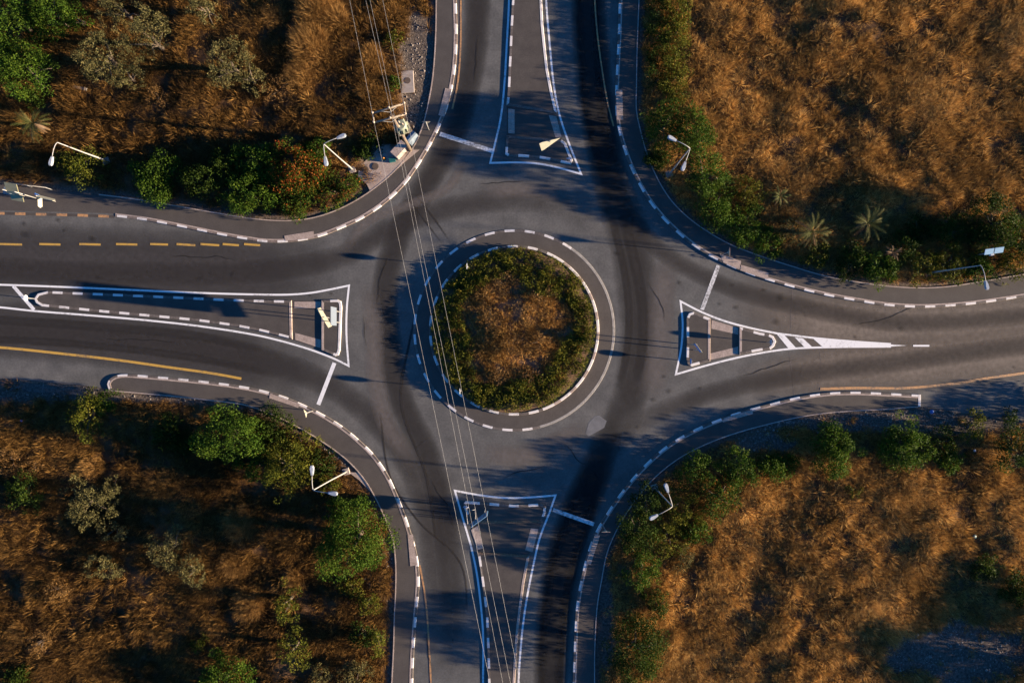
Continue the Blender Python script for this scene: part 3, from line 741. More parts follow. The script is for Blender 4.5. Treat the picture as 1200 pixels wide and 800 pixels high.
grass_field((-130, 445, 460, 930), 'bl', 4, 'shade-darkened brown dry grass covering the lower left field', mat=GRASS_SHADE, dens=8, cover=.30)

def rubble(name, boxes, label, seed=5, dens=14):
    rng = np.random.RandomState(seed); VV = []; FF = []; base = np.array([[1,0,0],[-1,0,0],[0,1,0],[0,-1,0],[0,0,1],[0,0,-1]], float)
    fc = np.array([[0,2,4],[2,1,4],[1,3,4],[3,0,4],[2,0,5],[1,2,5],[3,1,5],[0,3,5]])
    for px, py, rx, ry in boxes:
        x, y = P(px, py); a, b = rx*S, ry*S; n = int(math.pi*a*b*dens)
        q = np.sqrt(rng.rand(n)); th = rng.rand(n)*2*np.pi; X = x+a*q*np.cos(th); Y = y+b*q*np.sin(th)
        d = field_sd(X, Y); k = d > .1; X, Y, d = X[k], Y[k], d[k]; Z_ = ground_z(X, Y, d)
        s = rng.gamma(1.6, .028, len(X))+.02; s = np.minimum(s, .28)
        v = base[None]*(s[:, None, None]*rng.uniform(.5, 1.3, (len(X), 6, 1)))*np.array([1, 1, .6]); v += rng.normal(0, .25, v.shape)*s[:, None, None]*.5
        v += np.stack([X, Y, Z_], 1)[:, None]; k0 = sum(len(u) for u in VV)
        VV.append(v.reshape(-1, 3)); FF.append((fc[None]+6*np.arange(len(X))[:, None, None]).reshape(-1, 3)+k0)
    V = np.vstack(VV); F = np.vstack(FF)
    o = link_mesh(name, mesh_np(name, V, F, 3, attr=rng.rand(len(F))), M['rubble']); tag(o, label, 'gravel', kind='stuff')
M['rubble'] = plain('pale_rubble', (.17, .145, .125), .9, var=.45, scale=5)
rubble('rubble', BARE[1:3]+[(1100,490,110,8), (950,500,100,10)], 'small pale stones on the gravel verge below the lower right pavement', 5, 9)
rubble('rubble', [BARE[0]], 'grey rubble on the bare ground in the lower right corner', 6, 9)
rubble('rubble', [(488,90,18,95), (450,190,26,22)], 'dark gravel beside the upper left pavement', 7, 8)
rubble('rubble', [(200,468,90,6), (395,535,22,22), (430,660,36,80), (60,460,80,10)], 'stones and clods along the lower left pavement', 8, 8)

# ---------------------------------------------------------------- trees and shrubs
def leaf_cloud(rng, centers, radii, dens, size, flat_=.85, up=.25, asp=.62):
    """quads on irregular clump shells; returns V (n,4,3), tint (n,)"""
    Vs = []; Ts = []
    for c, r in zip(centers, radii):
        n = max(12, int(dens*r*r/(size*size)))
        d = rng.normal(0, 1, (n, 3)); d[:, 2] += up; d /= np.linalg.norm(d, axis=1, keepdims=True)
        rr = r*(rng.uniform(.45, 1.0, n)**.5)*(1+.22*rng.normal(0, 1, n)*.6)
        p = c + d*rr[:, None]*np.array([1, 1, flat_])
        nn = d*.55 + rng.normal(0, .65, (n, 3)); nn /= np.linalg.norm(nn, axis=1, keepdims=True)
        a = np.cross(nn, rng.normal(0, 1, (n, 3))); a /= np.maximum(np.linalg.norm(a, axis=1, keepdims=True), 1e-6); b = np.cross(nn, a)
        s = size*rng.uniform(.6, 1.5, n)[:, None]
        V = np.stack([p-a*s*.5, p+b*s*asp*.5, p+a*s*.5, p-b*s*asp*.5], 1)
        Vs.append(V); Ts.append(np.clip(.5*rng.rand(n)+.5*rng.rand()+.0, 0, 1))
    return np.vstack(Vs), np.concatenate(Ts)
def quads(name, V, T, mat, parent):
    n = len(V); return link_mesh(name, mesh_np(name, V.reshape(-1, 3), np.arange(4*n).reshape(n, 4), 4, attr=T), mat, parent)
PAR = { # clump scale, leaf size, density, height share of crown
 'green': (.26, .155, 5.6, .74), 'dark': (.26, .155, 5.4, .82), 'olive': (.20, .12, 5.0, .65), 'yellow': (.24, .15, 5.2, .77),
 'flower': (.25, .15, 5.4, .87), 'dry': (.21, .11, 3.2, .8)}
NV = [0]
def plant(px, py, rpx, h, kind, label, cat=None, group=None, ell=1.0, bl=.6):
    """px, py, rpx: crown in the photo; ell = width / depth"""
    NV[0] += 1; rng = np.random.RandomState(100+NV[0]); cs, ls, dn, hs = PAR[kind]
    hc = h*(1-hs*.5); x, y = P(px, py, hc); r = rpx*S*(H-hc)/H
    gz = float(ground_z(np.array([x]), np.array([y]))[0])
    tree = h >= 2.6
    name = {'olive': 'olive_tree' if tree else 'silvery_shrub', 'flower': 'flowering_shrub', 'dry': 'dry_shrub'}.get(kind, 'tree' if tree else 'shrub')
    cat = cat or ('tree' if tree and kind != 'flower' else 'shrub')
    root = empty(name, (x, y, gz), 0, label, cat, group)
    n = int((20+17*r) if kind in ('green', 'dark', 'flower') else (16+13*r)) + (8 if kind == 'olive' else 0)
    C_ = []; R_ = []
    lob = [(rng.uniform(0, 6.28), rng.uniform(.72, 1.1)) for _ in range(5)]
    for i in range(n):
        th = rng.uniform(0, 2*np.pi); q = math.sqrt(rng.uniform(.0, 1))
        wob = 1+(.2 if kind == 'olive' else .11)*math.sin(2*th+lob[0][0])+.12*math.sin(3*th+lob[1][0])+.08*math.sin(5*th+lob[2][0])
        rc = r*cs*rng.uniform(.65, 1.25)*(1.15 if r < 1.6 else .95)
        rad = max(0, 1.12*r*wob-rc*.75)*q
        zt = h*(1-hs) + h*hs*(math.sqrt(max(0, 1-q*q*.72)))*(rng.uniform(.72, 1.0) if i % 3 else rng.uniform(.2, .7))
        C_.append((rad*math.cos(th)*ell, rad*math.sin(th)/ell, max(rc*.5, zt-rc*.6))); R_.append(rc)
    V, T = leaf_cloud(rng, C_, R_, dn, ls)
    quads('crown' if tree else 'foliage', V, T, LEAF[kind], root)
    mb = MB(); tr_ = .05+.03*h
    if tree:
        mb.tube([(0, 0, -.3), (.04, .02, h*.22), (.1*r, .05*r, h*.5)], [tr_*1.5, tr_, tr_*.6], 8)
    for k in range(5 if tree else 4):
        c = C_[rng.randint(n)]
        mb.tube([(0, 0, h*.18 if tree else -.1), (c[0]*.45, c[1]*.45, h*.42), (c[0]*.8, c[1]*.8, c[2]*.8)], [tr_*.7, tr_*.42, tr_*.15], 6)
    mb.build('trunk' if tree else 'stem', M['bark'], root)
    if kind == 'flower':
        sel = [i for i in range(n) if rng.rand() < (.8 if bl > 1 else .4)]
        V, T = leaf_cloud(rng, [C_[i] for i in sel], [R_[i]*1.06 for i in sel], bl, .15, up=.9)
        quads('blossom', V, T, LEAF['blossom'], root)
    return root

# upper left field
G_TL = 'dense dark green trees in the upper left corner'
plant(14, 22, 30, 5.0, 'green', 'dense green tree cut by the corner of the upper left field', group=G_TL)
plant(62, 18, 28, 4.6, 'green', 'green tree at the top edge beside the corner tree', group=G_TL)
plant(30, 82, 36, 4.6, 'green', 'broad green tree below the corner tree and above the small palm', group=G_TL)
plant(86, 20, 17, 3.6, 'green', 'small dark green tree between the corner trees and the silvery olive tree', group=G_TL)
G_OL = 'silvery olive trees in the upper left field'
plant(122, 66, 30, 5.0, 'olive', 'silvery olive tree with ragged clumps right of the dark green corner trees', group=G_OL, ell=.85)
plant(172, 42, 28, 5.0, 'olive', 'silvery olive tree with three leafy tongues, second in the row', group=G_OL)
plant(140, 10, 24, 3.6, 'olive', 'olive green tree cut by the top edge above the first silvery olive', group=G_OL)
plant(150, 90, 18, 3.0, 'olive', 'lowest silvery olive clump reaching the dirt track', group=G_OL)
plant(238, 8, 22, 3.6, 'olive', 'pale olive tree at the top edge left of the golden reeds', group=G_OL)
plant(265, 72, 27, 5.0, 'olive', 'silvery olive tree standing left of the golden reeds', group=G_OL, ell=.8)
plant(290, 88, 20, 3.4, 'olive', 'small olive tree touching the golden reeds', group=G_OL)
plant(94, 192, 27, 2.3, 'yellow', 'round green shrub under the arm of the single street lamp')
plant(180, 206, 29, 2.4, 'green', 'dark green shrub with yellowish tips left of the flowering hedge')
G_FH = 'shrubs of the flowering hedge on the upper left verge'
plant(238, 212, 24, 2.2, 'dark', 'dark leafy shrub at the left end of the flowering hedge', group=G_FH)
plant(290, 222, 30, 2.4, 'green', 'bright green shrub in the middle of the flowering hedge', group=G_FH)
plant(300, 190, 28, 2.5, 'green', 'dark green shrub behind the bright green one in the flowering hedge', group=G_FH)
plant(342, 196, 34, 2.6, 'flower', 'shrub thick with orange red blossom by the double street lamp', group=G_FH, bl=2.6)
plant(350, 228, 28, 1.9, 'flower', 'green shrub with scattered red flowers at the pavement edge', group=G_FH)
plant(372, 178, 17, 1.7, 'green', 'green shrub behind the blossoming one, left of the double street lamp pole', group=G_FH)
plant(262, 196, 20, 2.0, 'dark', 'dark shrub filling the back of the flowering hedge near its left end', group=G_FH)
plant(392, 222, 25, 1.7, 'flower', 'yellow green flowering shrub at the foot of the double street lamp', group=G_FH)
plant(462, 46, 12, 1.2, 'yellow', 'small bright green shrub between the power lines above the utility pole')
plant(463, 98, 8, .9, 'green', 'tiny green shrub left of the square concrete slab')
plant(432, 172, 17, 1.3, 'dark', 'dark shrub between the utility pole and the concrete pad')
plant(185, 112, 14, 1.1, 'dry', 'brown bush on the dirt track below the silvery olives')
plant(325, 105, 20, 1.3, 'dry', 'rounded dry bush at the lower left of the golden reeds')
plant(40, 118, 13, 1.0, 'dark', 'small dark bush just above the small palm')

# upper right field
def hedge(pts, wpx, h, kind, label, seed, name='hedge', lumps=1.0):
    rng = np.random.RandomState(seed); C = smooth(W2(pts), .55); N = normals2(C); C_ = []; R_ = []
    for q, nn in zip(C, N):
        for k in range(max(4, int(wpx/4.5))):
            o = rng.uniform(-.5, .5)*wpx*S*.85; r = rng.uniform(.32, .5)*min(1.25, h*.75)
            C_.append((q[0]+nn[0]*o+rng.normal(0, .1), q[1]+nn[1]*o, max(r*.6, h*rng.uniform(.45, 1)-r*.5))); R_.append(r)
    x, y = C[len(C)//2]; z = float(ground_z(np.array([x]), np.array([y]))[0]); root = empty(name, (x, y, z), 0, label, 'hedge')
    V, T = leaf_cloud(rng, np.array(C_)-np.array([x, y, 0]), R_, 4.6, .145)
    quads('foliage', V, T, LEAF[kind], root)
    for q in C[::4]: MB().tube([(q[0]-x, q[1]-y, -.3), (q[0]-x+.1, q[1]-y, h*.7)], [.06, .03], 6).build('stem', M['bark'], root)
hedge([(792,-60),(791,0),(789,50),(788,90),(783,122)], 34, 1.75, 'yellow', 'tall clipped green hedge along the upper right pavement', 3)
hedge([(769,-60),(769,0),(768,60),(767,105)], 26, 1.6, 'dark', 'dark hedge row between the pavement and the clipped hedge', 4)
G_TR = 'shrubs around the double lamp on the upper right verge'
plant(780, 145, 28, 4.0, 'flower', 'dark shrub with red flowers at the end of the tall hedge', group=G_TR)
plant(812, 160, 30, 4.4, 'green', 'tall green shrub behind the double lamp on the upper right', group=G_TR)
plant(772, 183, 16, 1.3, 'dark', 'low dark shrub at the foot of the upper right double lamp', group=G_TR)
plant(828, 203, 26, 4.1, 'green', 'green shrub below the arms of the upper right double lamp', group=G_TR)
plant(838, 240, 26, 2.8, 'green', 'leafy shrub with pale twigs beside the curved pavement', group=G_TR)
plant(875, 225, 22, 1.9, 'yellow', 'yellowish green shrub at the edge of the golden field', group=G_TR)
plant(872, 262, 24, 1.9, 'green', 'green shrub left of the three palms', group=G_TR)
plant(900, 285, 20, 1.3, 'green', 'low green shrub by the pavement below the tallest palm cluster', group=G_TR)
plant(925, 268, 14, 1.4, 'olive', 'pale grey green shrub just left of the drooping palm', group=G_TR)
plant(958, 300, 17, 1.5, 'yellow', 'bright yellow green shrub under the drooping palm', group=G_TR)
G_ER = 'shrubs along the right hand verge above the pavement'
plant(1000, 305, 22, 1.8, 'dark', 'dark shrub between the two palms and the pavement', group=G_ER)
plant(1032, 312, 23, 2.0, 'green', 'rounded green shrub below the dried palm', group=G_ER)
plant(1058, 290, 20, 2.0, 'dark', 'deep green shrub right of the dried palm', group=G_ER)
plant(1082, 312, 20, 1.9, 'yellow', 'yellowish shrub beside the foot of the single right hand lamp', group=G_ER)
plant(1112, 312, 22, 2.0, 'yellow', 'clipped yellow green shrub under the arm of the single right hand lamp', group=G_ER)
plant(1150, 315, 18, 1.7, 'green', 'shrub beneath the blue two panel sign', group=G_ER)
plant(1188, 312, 22, 1.8, 'yellow', 'low yellow green shrub at the right edge above the pavement', group=G_ER)
plant(1120, 272, 24, 2.6, 'dark', 'dark tree left of the blue two panel sign', group=G_ER)
plant(1168, 262, 34, 3.6, 'dark', 'big dark tree above the blue two panel sign', group=G_ER)
plant(1212, 285, 28, 3.2, 'dark', 'dark tree cut by the right edge above the pavement', group=G_ER)
plant(1078, 268, 16, 1.6, 'dark', 'small dark shrub at the foot of the golden slope', group=G_ER)

# lower left field
G_BL = 'trees and shrubs behind the lower left pavement'
plant(102, 486, 26, 2.8, 'yellow', 'olive green tree beside the start of the lower left pavement', group=G_BL, ell=.9)
plant(122, 472, 16, 2.2, 'green', 'green shrub touching the rounded end of the lower left pavement', group=G_BL)
plant(195, 505, 20, 2.0, 'dark', 'dark green shrub left of the bright green tree', group=G_BL)
plant(215, 520, 17, 1.6, 'dark', 'shaded shrub just below left of the bright green tree', group=G_BL)
plant(267, 508, 36, 4.8, 'green', 'bright green spreading tree near the lower left pavement', group=G_BL)
plant(300, 545, 22, 2.4, 'green', 'dark green tree lower right of the bright spreading one', group=G_BL)
plant(322, 500, 24, 1.8, 'dark', 'dark leafy shrub close to the curved pavement', group=G_BL)
plant(350, 520, 22, 1.6, 'yellow', 'olive shrub on the bank of the curved pavement', group=G_BL)
plant(335, 548, 32, 4.0, 'yellow', 'yellow green tree left of the lower left double lamp', group=G_BL)
plant(375, 545, 18, 1.5, 'dark', 'shrub behind the pole of the lower left double lamp', group=G_BL)
plant(385, 566, 14, 1.3, 'yellow', 'small yellow green shrub under the lower left double lamp', group=G_BL)
plant(395, 598, 17, 1.9, 'green', 'small dark green shrub below the lower left double lamp', group=G_BL)
plant(415, 634, 43, 5.8, 'green', 'largest bright green round tree beside the lower left pavement', group=G_BL)
plant(412, 690, 14, 1.5, 'yellow', 'yellow green shrub just under the largest round tree', group=G_BL)
plant(430, 705, 15, 2.2, 'yellow', 'sparse olive shrub by the lower left pavement', group=G_BL)
plant(425, 745, 16, 2.4, 'dark', 'dark shrub near the bottom beside the oval brown bush', group=G_BL)
plant(443, 752, 15, 2.5, 'yellow', 'oval yellowish bush against the lower left pavement', group=G_BL, ell=.75)
plant(418, 790, 18, 1.6, 'olive', 'greyish shrub at the bottom edge by the pavement', group=G_BL)
plant(375, 792, 14, 1.6, 'olive', 'small pale shrub at the bottom edge left of the greyish one', group=G_BL)
plant(336, 706, 20, 3.2, 'yellow', 'yellow green tree standing alone in the dark grass', group=G_BL, ell=.78)
plant(344, 760, 22, 3.4, 'yellow', 'yellow green tree below the lone one, near the bottom', group=G_BL, ell=.88)
plant(262, 796, 30, 2.8, 'green', 'bright green tree cut by the bottom edge', group=G_BL)
G_BO = 'dull olive trees in the lower left field'
plant(28, 578, 22, 2.6, 'dark', 'dark green tree near the left edge of the lower left field', group=G_BO)
plant(12, 540, 16, 1.5, 'dry', 'brown bush at the left edge of the lower left field', group=G_BO)
plant(40, 545, 12, 1.2, 'dry', 'small brown bush near the left edge under the road verge', group=G_BO)
plant(100, 590, 30, 3.2, 'olive', 'widest brownish olive tree of the lower left field', group=G_BO)
plant(130, 575, 14, 2.0, 'olive', 'small olive clump right of the widest one', group=G_BO)
plant(130, 622, 14, 1.8, 'olive', 'small olive clump below the widest one', group=G_BO)
plant(120, 665, 17, 2.0, 'olive', 'low olive tree in the middle of the lower left field', group=G_BO, ell=1.3)
plant(182, 642, 14, 2.6, 'olive', 'slim olive tree, left half of a pair', group=G_BO, ell=.75)
plant(200, 642, 18, 2.8, 'olive', 'taller olive tree, right half of a pair', group=G_BO, ell=.7)
plant(226, 668, 18, 2.0, 'olive', 'rounded olive tree lower right of the pair', group=G_BO)
plant(70, 690, 16, 1.3, 'dry', 'brown bush left of the low olive tree', group=G_BO)
plant(50, 750, 15, 1.5, 'dry', 'brown bush in the lower left corner of the photo', group=G_BO)
plant(232, 752, 12, 1.3, 'yellow', 'tiny yellow green shrub above the tree at the bottom edge', group=G_BO)
plant(20, 795, 16, 1.8, 'dark', 'dark shrub in the very corner of the lower left field', group=G_BO)

# lower right field
G_BR = 'shrubs around the double lamp on the lower right verge'
plant(820, 548, 22, 2.8, 'green', 'green shrub nearest the curve of the lower right pavement', group=G_BR)
plant(800, 590, 26, 2.2, 'yellow', 'yellow green shrub right of the lower right double lamp', group=G_BR)
plant(840, 582, 26, 3.0, 'flower', 'shrub with reddish leaves right of the lower right double lamp', group=G_BR)
plant(868, 550, 22, 2.8, 'green', 'green shrub with a brownish crown beside the gravel verge', group=G_BR)
plant(905, 548, 18, 2.2, 'green', 'small bright green shrub between the reddish shrub and the first round tree', group=G_BR)
plant(760, 588, 22, 3.0, 'dark', 'dark shrub left of the lower right double lamp', group=G_BR)
plant(748, 625, 27, 3.4, 'dark', 'dark green tree leaning over the lower right pavement', group=G_BR)
plant(785, 630, 22, 1.9, 'yellow', 'yellow green shrub below the lower right double lamp', group=G_BR)
plant(815, 622, 18, 1.6, 'green', 'leafy shrub at the edge of the golden grass below the lamp', group=G_BR)
plant(755, 668, 22, 2.4, 'green', 'green tree at the lower end of the lamp shrubs', group=G_BR)
plant(800, 655, 15, 1.2, 'olive', 'brownish low shrub in the golden grass', group=G_BR)
plant(768, 705, 18, 1.5, 'dark', 'dark ragged shrub between the lamp shrubs and the big round bush', group=G_BR)
plant(746, 762, 38, 4.3, 'dark', 'big round dark green tree near the bottom of the lower right pavement', group=G_BR)
G_BV = 'round trees in a row below the lower right verge'
plant(980, 528, 31, 2.8, 'green', 'first of the round green trees below the gravel verge', group=G_BV)
plant(1062, 520, 32, 2.8, 'green', 'widest of the round green trees below the gravel verge', group=G_BV)
plant(1105, 520, 20, 2.2, 'dark', 'dark shaded tree right of the widest round one', group=G_BV)
plant(1140, 500, 18, 2.2, 'yellow', 'yellow tipped tree beside the dirt path', group=G_BV, ell=.85)
plant(1112, 540, 16, 1.7, 'green', 'small green shrub under the dark shaded tree', group=G_BV)
plant(1188, 528, 24, 2.8, 'dark', 'dark tree at the right edge beyond the dirt path', group=G_BV)
plant(1185, 488, 10, 2.0, 'dark', 'small round dark tree at the right edge by the verge', group=G_BV)
plant(925, 545, 13, 1.3, 'green', 'tiny green shrub left of the first round tree', group=G_BV)
plant(1000, 575, 9, .9, 'yellow', 'tiny green tuft in the golden grass below the first round tree', group=G_BV)
plant(1195, 690, 22, 1.8, 'dark', 'dark bush at the right edge above the rubble', group=G_BV)
plant(1155, 665, 18, 1.4, 'dark', 'dark scrub at the upper edge of the rubble ground', group=G_BV)
# trees just beyond the right edge of the photo whose shade falls into it
plant(1265, 790, 45, 4.2, 'dark', 'broad dark tree beyond the lower right corner'); plant(1262, 730, 30, 3.0, 'dark', 'dark tree beyond the right edge level with the rubble')
plant(1252, 480, 24, 2.6, 'dark', 'dark tree beyond the right edge by the lower road'); 

# golden reeds, palms --------------------------------------------
def reeds(px, py, rpx, h, label, seed, group, dry=True, sy=1.0):
    x, y = P(px, py, h*.4); r = rpx*S; z = float(ground_z(np.array([x]), np.array([y]))[0]); rng = np.random.RandomState(seed)
    n = int(26*r*r*sy)+14
    a = rng.rand(n)*2*np.pi; q = np.sqrt(rng.rand(n))*(1+.25*np.sin(3*a+seed)); X = np.stack([np.cos(a)*q*r, np.sin(a)*q*r*sy], 1)
    hh = h*(1-.45*q*q)*rng.uniform(.6, 1.1, n)
    o = link_mesh('reed_clump', blade_mesh('reed_clump', X, np.full(n, -.05), 90, hh, .04, (.2, 1.0), rng, .3), REED); o.location = (x, y, z)
    tag(o, label, 'reeds', group)
G_RE = 'golden reed clumps in the upper left field'
reeds(370, 12, 22, 2.0, 'golden reeds cut by the top edge', 1, G_RE); reeds(364, 55, 22, 2.1, 'brightest golden reeds between the olive trees and the power lines', 2, G_RE, sy=1.2)
reeds(352, 92, 16, 1.7, 'lower tip of the bright golden reeds', 3, G_RE); reeds(392, 22, 13, 1.7, 'narrow golden reeds right of the bright clump at the top', 4, G_RE)
reeds(434, 70, 17, 1.2, 'pale reeds under the power lines above the utility pole', 5, G_RE); reeds(432, 106, 15, 1.0, 'low reeds just above the utility pole crossarms', 6, G_RE, sy=.6)
reeds(452, 8, 14, 1.2, 'reeds at the top edge under the power lines', 7, G_RE); reeds(322, 20, 12, 1.3, 'brown reeds at the top edge left of the bright clump', 8, G_RE)
G_RB = 'golden grass clumps in the lower left field'
reeds(282, 612, 18, 1.5, 'bright golden clump lit in the dark grass left of the round tree', 9, G_RB); reeds(272, 660, 17, 1.3, 'golden clump between the olive pair and the dark hollow', 10, G_RB, sy=.8)
reeds(292, 708, 18, 1.4, 'golden clump left of the lone yellow green tree', 11, G_RB, sy=1.2); reeds(105, 548, 17, 1.1, 'golden clump above the widest olive tree', 12, G_RB, sy=.55)
reeds(250, 735, 14, 1.1, 'golden clump above the tree at the bottom edge', 13, G_RB, sy=.7); reeds(345, 683, 10, 1.6, 'golden tuft on top of the lone yellow green tree', 14, G_RB)
reeds(22, 738, 10, 1.0, 'yellow tuft near the left edge', 15, G_RB)

def palm(px, py, rpx, h, label, seed, nfr=26, dead=9, kind=None, group=None):
    x, y = P(px, py, h); z = float(ground_z(np.array([x]), np.array([y]))[0]); rng = np.random.RandomState(seed)
    root = empty('palm_tree', (x, y, z), 0, label, 'palm', group); L0 = rpx*S*1.15
    tk = MB().tube([(0, 0, -.2), (.02, 0, h*.5), (0, 0, h*.92)], [.22, .17, .14], 10)
    for k in range(9): tk.tube([(0, 0, h*k/10), (0, 0, h*(k+.6)/10)], [.23-.008*k, .19-.006*k], 10, False)
    tk.build('trunk', M['bark'], root)
    def frond(th, L, el0, droop, V, T):
        n = 11; p = np.array([0, 0, h*.95]); el = el0; d = np.array([math.cos(th), math.sin(th), 0]); s = np.array([-d[1], d[0], 0]); t0 = rng.rand()
        for i in range(n):
            stp = L/n; dirv = d*math.cos(el)+np.array([0, 0, math.sin(el)]); q = p+dirv*stp; f = (i+.5)/n
            w_ = .02*(1-f)+.006; V.append([p-s*w_, p+s*w_, q+s*w_*.8, q-s*w_*.8]); T.append(t0)
            ll = L*.17*math.sin(math.pi*min(1, .15+f*.8))**.7
            if i > 1:
                for sg in (-1, 1):
                    for jj in (0, .5):
                        b = p+dirv*stp*jj; tip = b+(s*sg*.6+dirv*.85)*ll+np.array([0, 0, -.12*ll+rng.normal(0, .03)])
                        side = dirv*.018; V.append([b-side, b+side, tip+side*.3, tip-side*.3]); T.append(np.clip(t0*.6+.4*rng.rand(), 0, 1))
            p = q; el -= droop/n
    V = []; T = []
    for k in range(nfr): frond(k*2.4+rng.normal(0, .2), L0*rng.uniform(.75, 1.15), rng.uniform(.15, 1.15), rng.uniform(.9, 1.5), V, T)
    quads('fronds', np.array(V), np.array(T), PALM if kind is None else PALM_DRY, root)
    V = []; T = []
    for k in range(dead): frond(k*1.1+rng.normal(0, .3)+4.0, L0*rng.uniform(.6, .95), rng.uniform(-.5, .1), rng.uniform(.8, 1.2), V, T)
    if dead: quads('dead_fronds', np.array(V), np.array(T), PALM_DRY, root)
palm(42, 146, 19, 1.8, 'small palm on the dirt track in the upper left field', 1)
G_PA = 'palms on the slope of the upper right field'
palm(949, 272, 21, 2.0, 'drooping palm with many dead pale fronds', 2, dead=14, group=G_PA)
palm(1016, 262, 20, 2.2, 'green palm standing right of the drooping one', 3, nfr=20, dead=6, group=G_PA)
palm(913, 230, 11, 1.4, 'small palm at the edge of the golden field above left of the others', 4, nfr=14, dead=4, group=G_PA)
palm(1046, 296, 10, 1.6, 'small dried brown palm among the dark shrubs', 5, nfr=14, dead=4, kind='dry', group=G_PA)

# central island planting ------------------------------------------
rng = np.random.RandomState(55); C_ = []; R_ = []
for k in range(1900):
    th = rng.uniform(0, 2*np.pi); inner = 5.5+.7*math.sin(3*th+1)+.5*math.sin(5*th)
    rr = math.sqrt(rng.uniform(inner**2, (R1-.40-(.25 if math.cos(th+.6) > .45 else 0))**2)); r = rng.uniform(.22, .5)
    x, y = CC[0]+rr*math.cos(th), CC[1]+rr*math.sin(th); C_.append((x, y, float(isl_z(np.array([x]), np.array([y]))[0])+rng.uniform(.1, .45))); R_.append(r)
V, T = leaf_cloud(rng, C_, R_, 3.4, .13, up=.7)
n = len(V); o = link_mesh('ground_cover', mesh_np('ground_cover', V.reshape(-1, 3), np.arange(4*n).reshape(n, 4), 4, attr=T), LEAF['cover'])
tag(o, 'ring of low yellow green ground cover inside the kerb of the round island', 'ground cover', kind='stuff')
th = rng.uniform(0, 2*np.pi, 1500); rr = 6.9*np.sqrt(rng.rand(1500)); X = CC[0]+rr*np.cos(th); Y = CC[1]+rr*np.sin(th); c = fbm(X, Y, 1.6, 12, 2)
k = c > .2; X, Y, c = X[k], Y[k], c[k]
o = link_mesh('dry_brush', blade_mesh('dry_brush', np.stack([X, Y], 1), isl_z(X, Y), 38, .3+1.0*np.maximum(c-.33, 0), .045, (.2, 1.1), rng, .3), GRASS)
tag(o, 'brown dry brush in the middle of the round island', 'dry brush', kind='stuff')
for k, (px, py, r_, h_, lb) in enumerate([(590,330,14,1.1,'golden brown bush near the top of the round island'), (615,365,18,1.3,'tallest brown bush right of the middle of the round island'), (575,372,14,1.1,'dark brown bush left of the middle of the round island'),
        (600,405,17,1.2,'brown bush at the centre of the round island'), (640,345,13,1.0,'reddish brown bush at the right of the round island'), (570,345,11,.9,'small golden bush at the upper left of the round island'),
        (585,438,14,1.0,'brown bush in the lower half of the round island'), (635,400,13,1.0,'pale brown bush right of the centre bush on the round island'), (622,440,12,.9,'small greyish brown bush at the lower right of the round island')]):
    x, y = P(px, py, h_*.5); root = empty('dry_shrub', (x, y, float(isl_z(np.array([x]), np.array([y]))[0])), 0, lb, 'shrub', 'brown bushes on the round island')
    rg = np.random.RandomState(300+k); r = r_*S; nn = 20; cs = [(rg.normal(0, r*.42), rg.normal(0, r*.42), rg.uniform(.3, .9)*h_) for _ in range(nn)]
    V, T = leaf_cloud(rg, cs, [r*rg.uniform(.22, .38) for _ in range(nn)], 1.7, .13); quads('foliage', V, T, LEAF['dry'], root)
    mb = MB(); [mb.tube([(0, 0, -.2), (c_[0]*.5, c_[1]*.5, c_[2]*.6), c_], [.03, .02, .008], 5) for c_ in cs[:7]]; mb.build('stem', M['bark'], root)

# ---------------------------------------------------------------- street lamps
def lamp(base, elbow, heads, h, label, group, arm_up=.35):
    bx, by = P(*base); tx, ty = P(elbow[0], elbow[1], h)
    root = empty('street_lamp', (bx, by, 0.02), 0, label, 'street lamp', group)
    MB().box((0, 0, .08), (.7, .7, .22), .3, bev=.03).build('footing', M['concrete'], root)
    MB().tube([(0, 0, .1), (0, 0, 1.0), ((tx-bx)*.5, (ty-by)*.5, h*.5), (tx-bx, ty-by, h)], [.105, .09, .065, .045], 12).box((0, 0, .2), (.32, .32, .04)).build('pole', M['lamp_metal'], root)
    for hx, hy in heads:
        ex, ey = P(hx, hy, h+.2); d = Vector((ex-tx, ey-ty, 0)); L = d.length; d.normalize(); o = Vector((tx-bx, ty-by, h))
        pts = [o+Vector((0, 0, -.05))]
        for f, u in ((.08, .10), (.2, .2), (.4, .28), (.62, .3), (.8, .28)): pts.append(o+d*(L*f)+Vector((0, 0, u)))
        MB().tube(pts, [.042, .04, .036, .034, .032, .032], 10).build('arm', M['lamp_metal'], root)
        R_ = Matrix.Translation(o+d*L+Vector((0, 0, .27))) @ Matrix.Rotation(math.atan2(d.y, d.x), 4, 'Z') @ Matrix.Rotation(-.06, 4, 'Y')
        hd = MB()
        prof = [(-.42, .09), (-.25, .13), (.1, .19), (.32, .185), (.46, .10), (.46, -.10), (.32, -.185), (.1, -.19), (-.25, -.13), (-.42, -.09)]
        hd.prism(prof, .12, R_); hd.prism([(a*.8, b*.72) for a, b in prof], .1, R_ @ Matrix.Translation((.02, 0, .09)))
        ho = hd.build('lamp_head', M['lamp_head'], root)
        MB().dome((0, 0, 0), (.26, .13, .06), R_ @ Matrix.Translation((.1, 0, -.07)), 12, 6).build('lens', M['lens'], ho)
G_D = 'double armed street lamps'; G_S = 'single armed street lamps'
lamp((125,189), (67,167), [(61,189)], 8.0, 'single armed street lamp over the round shrub on the far left verge', G_S)
lamp((1087,320), (1149,311), [(1155,334)], 7.8, 'single armed street lamp over the right hand pavement', G_S)
lamp((413,199), (379.5,169), [(400,160.5), (382,189)], 10.0, 'double armed street lamp beside the orange flowering shrub', G_D)
lamp((784,204), (808.5,174), [(787.5,163), (801,195)], 9.2, 'double armed street lamp in the shrubs of the upper right verge', G_D)
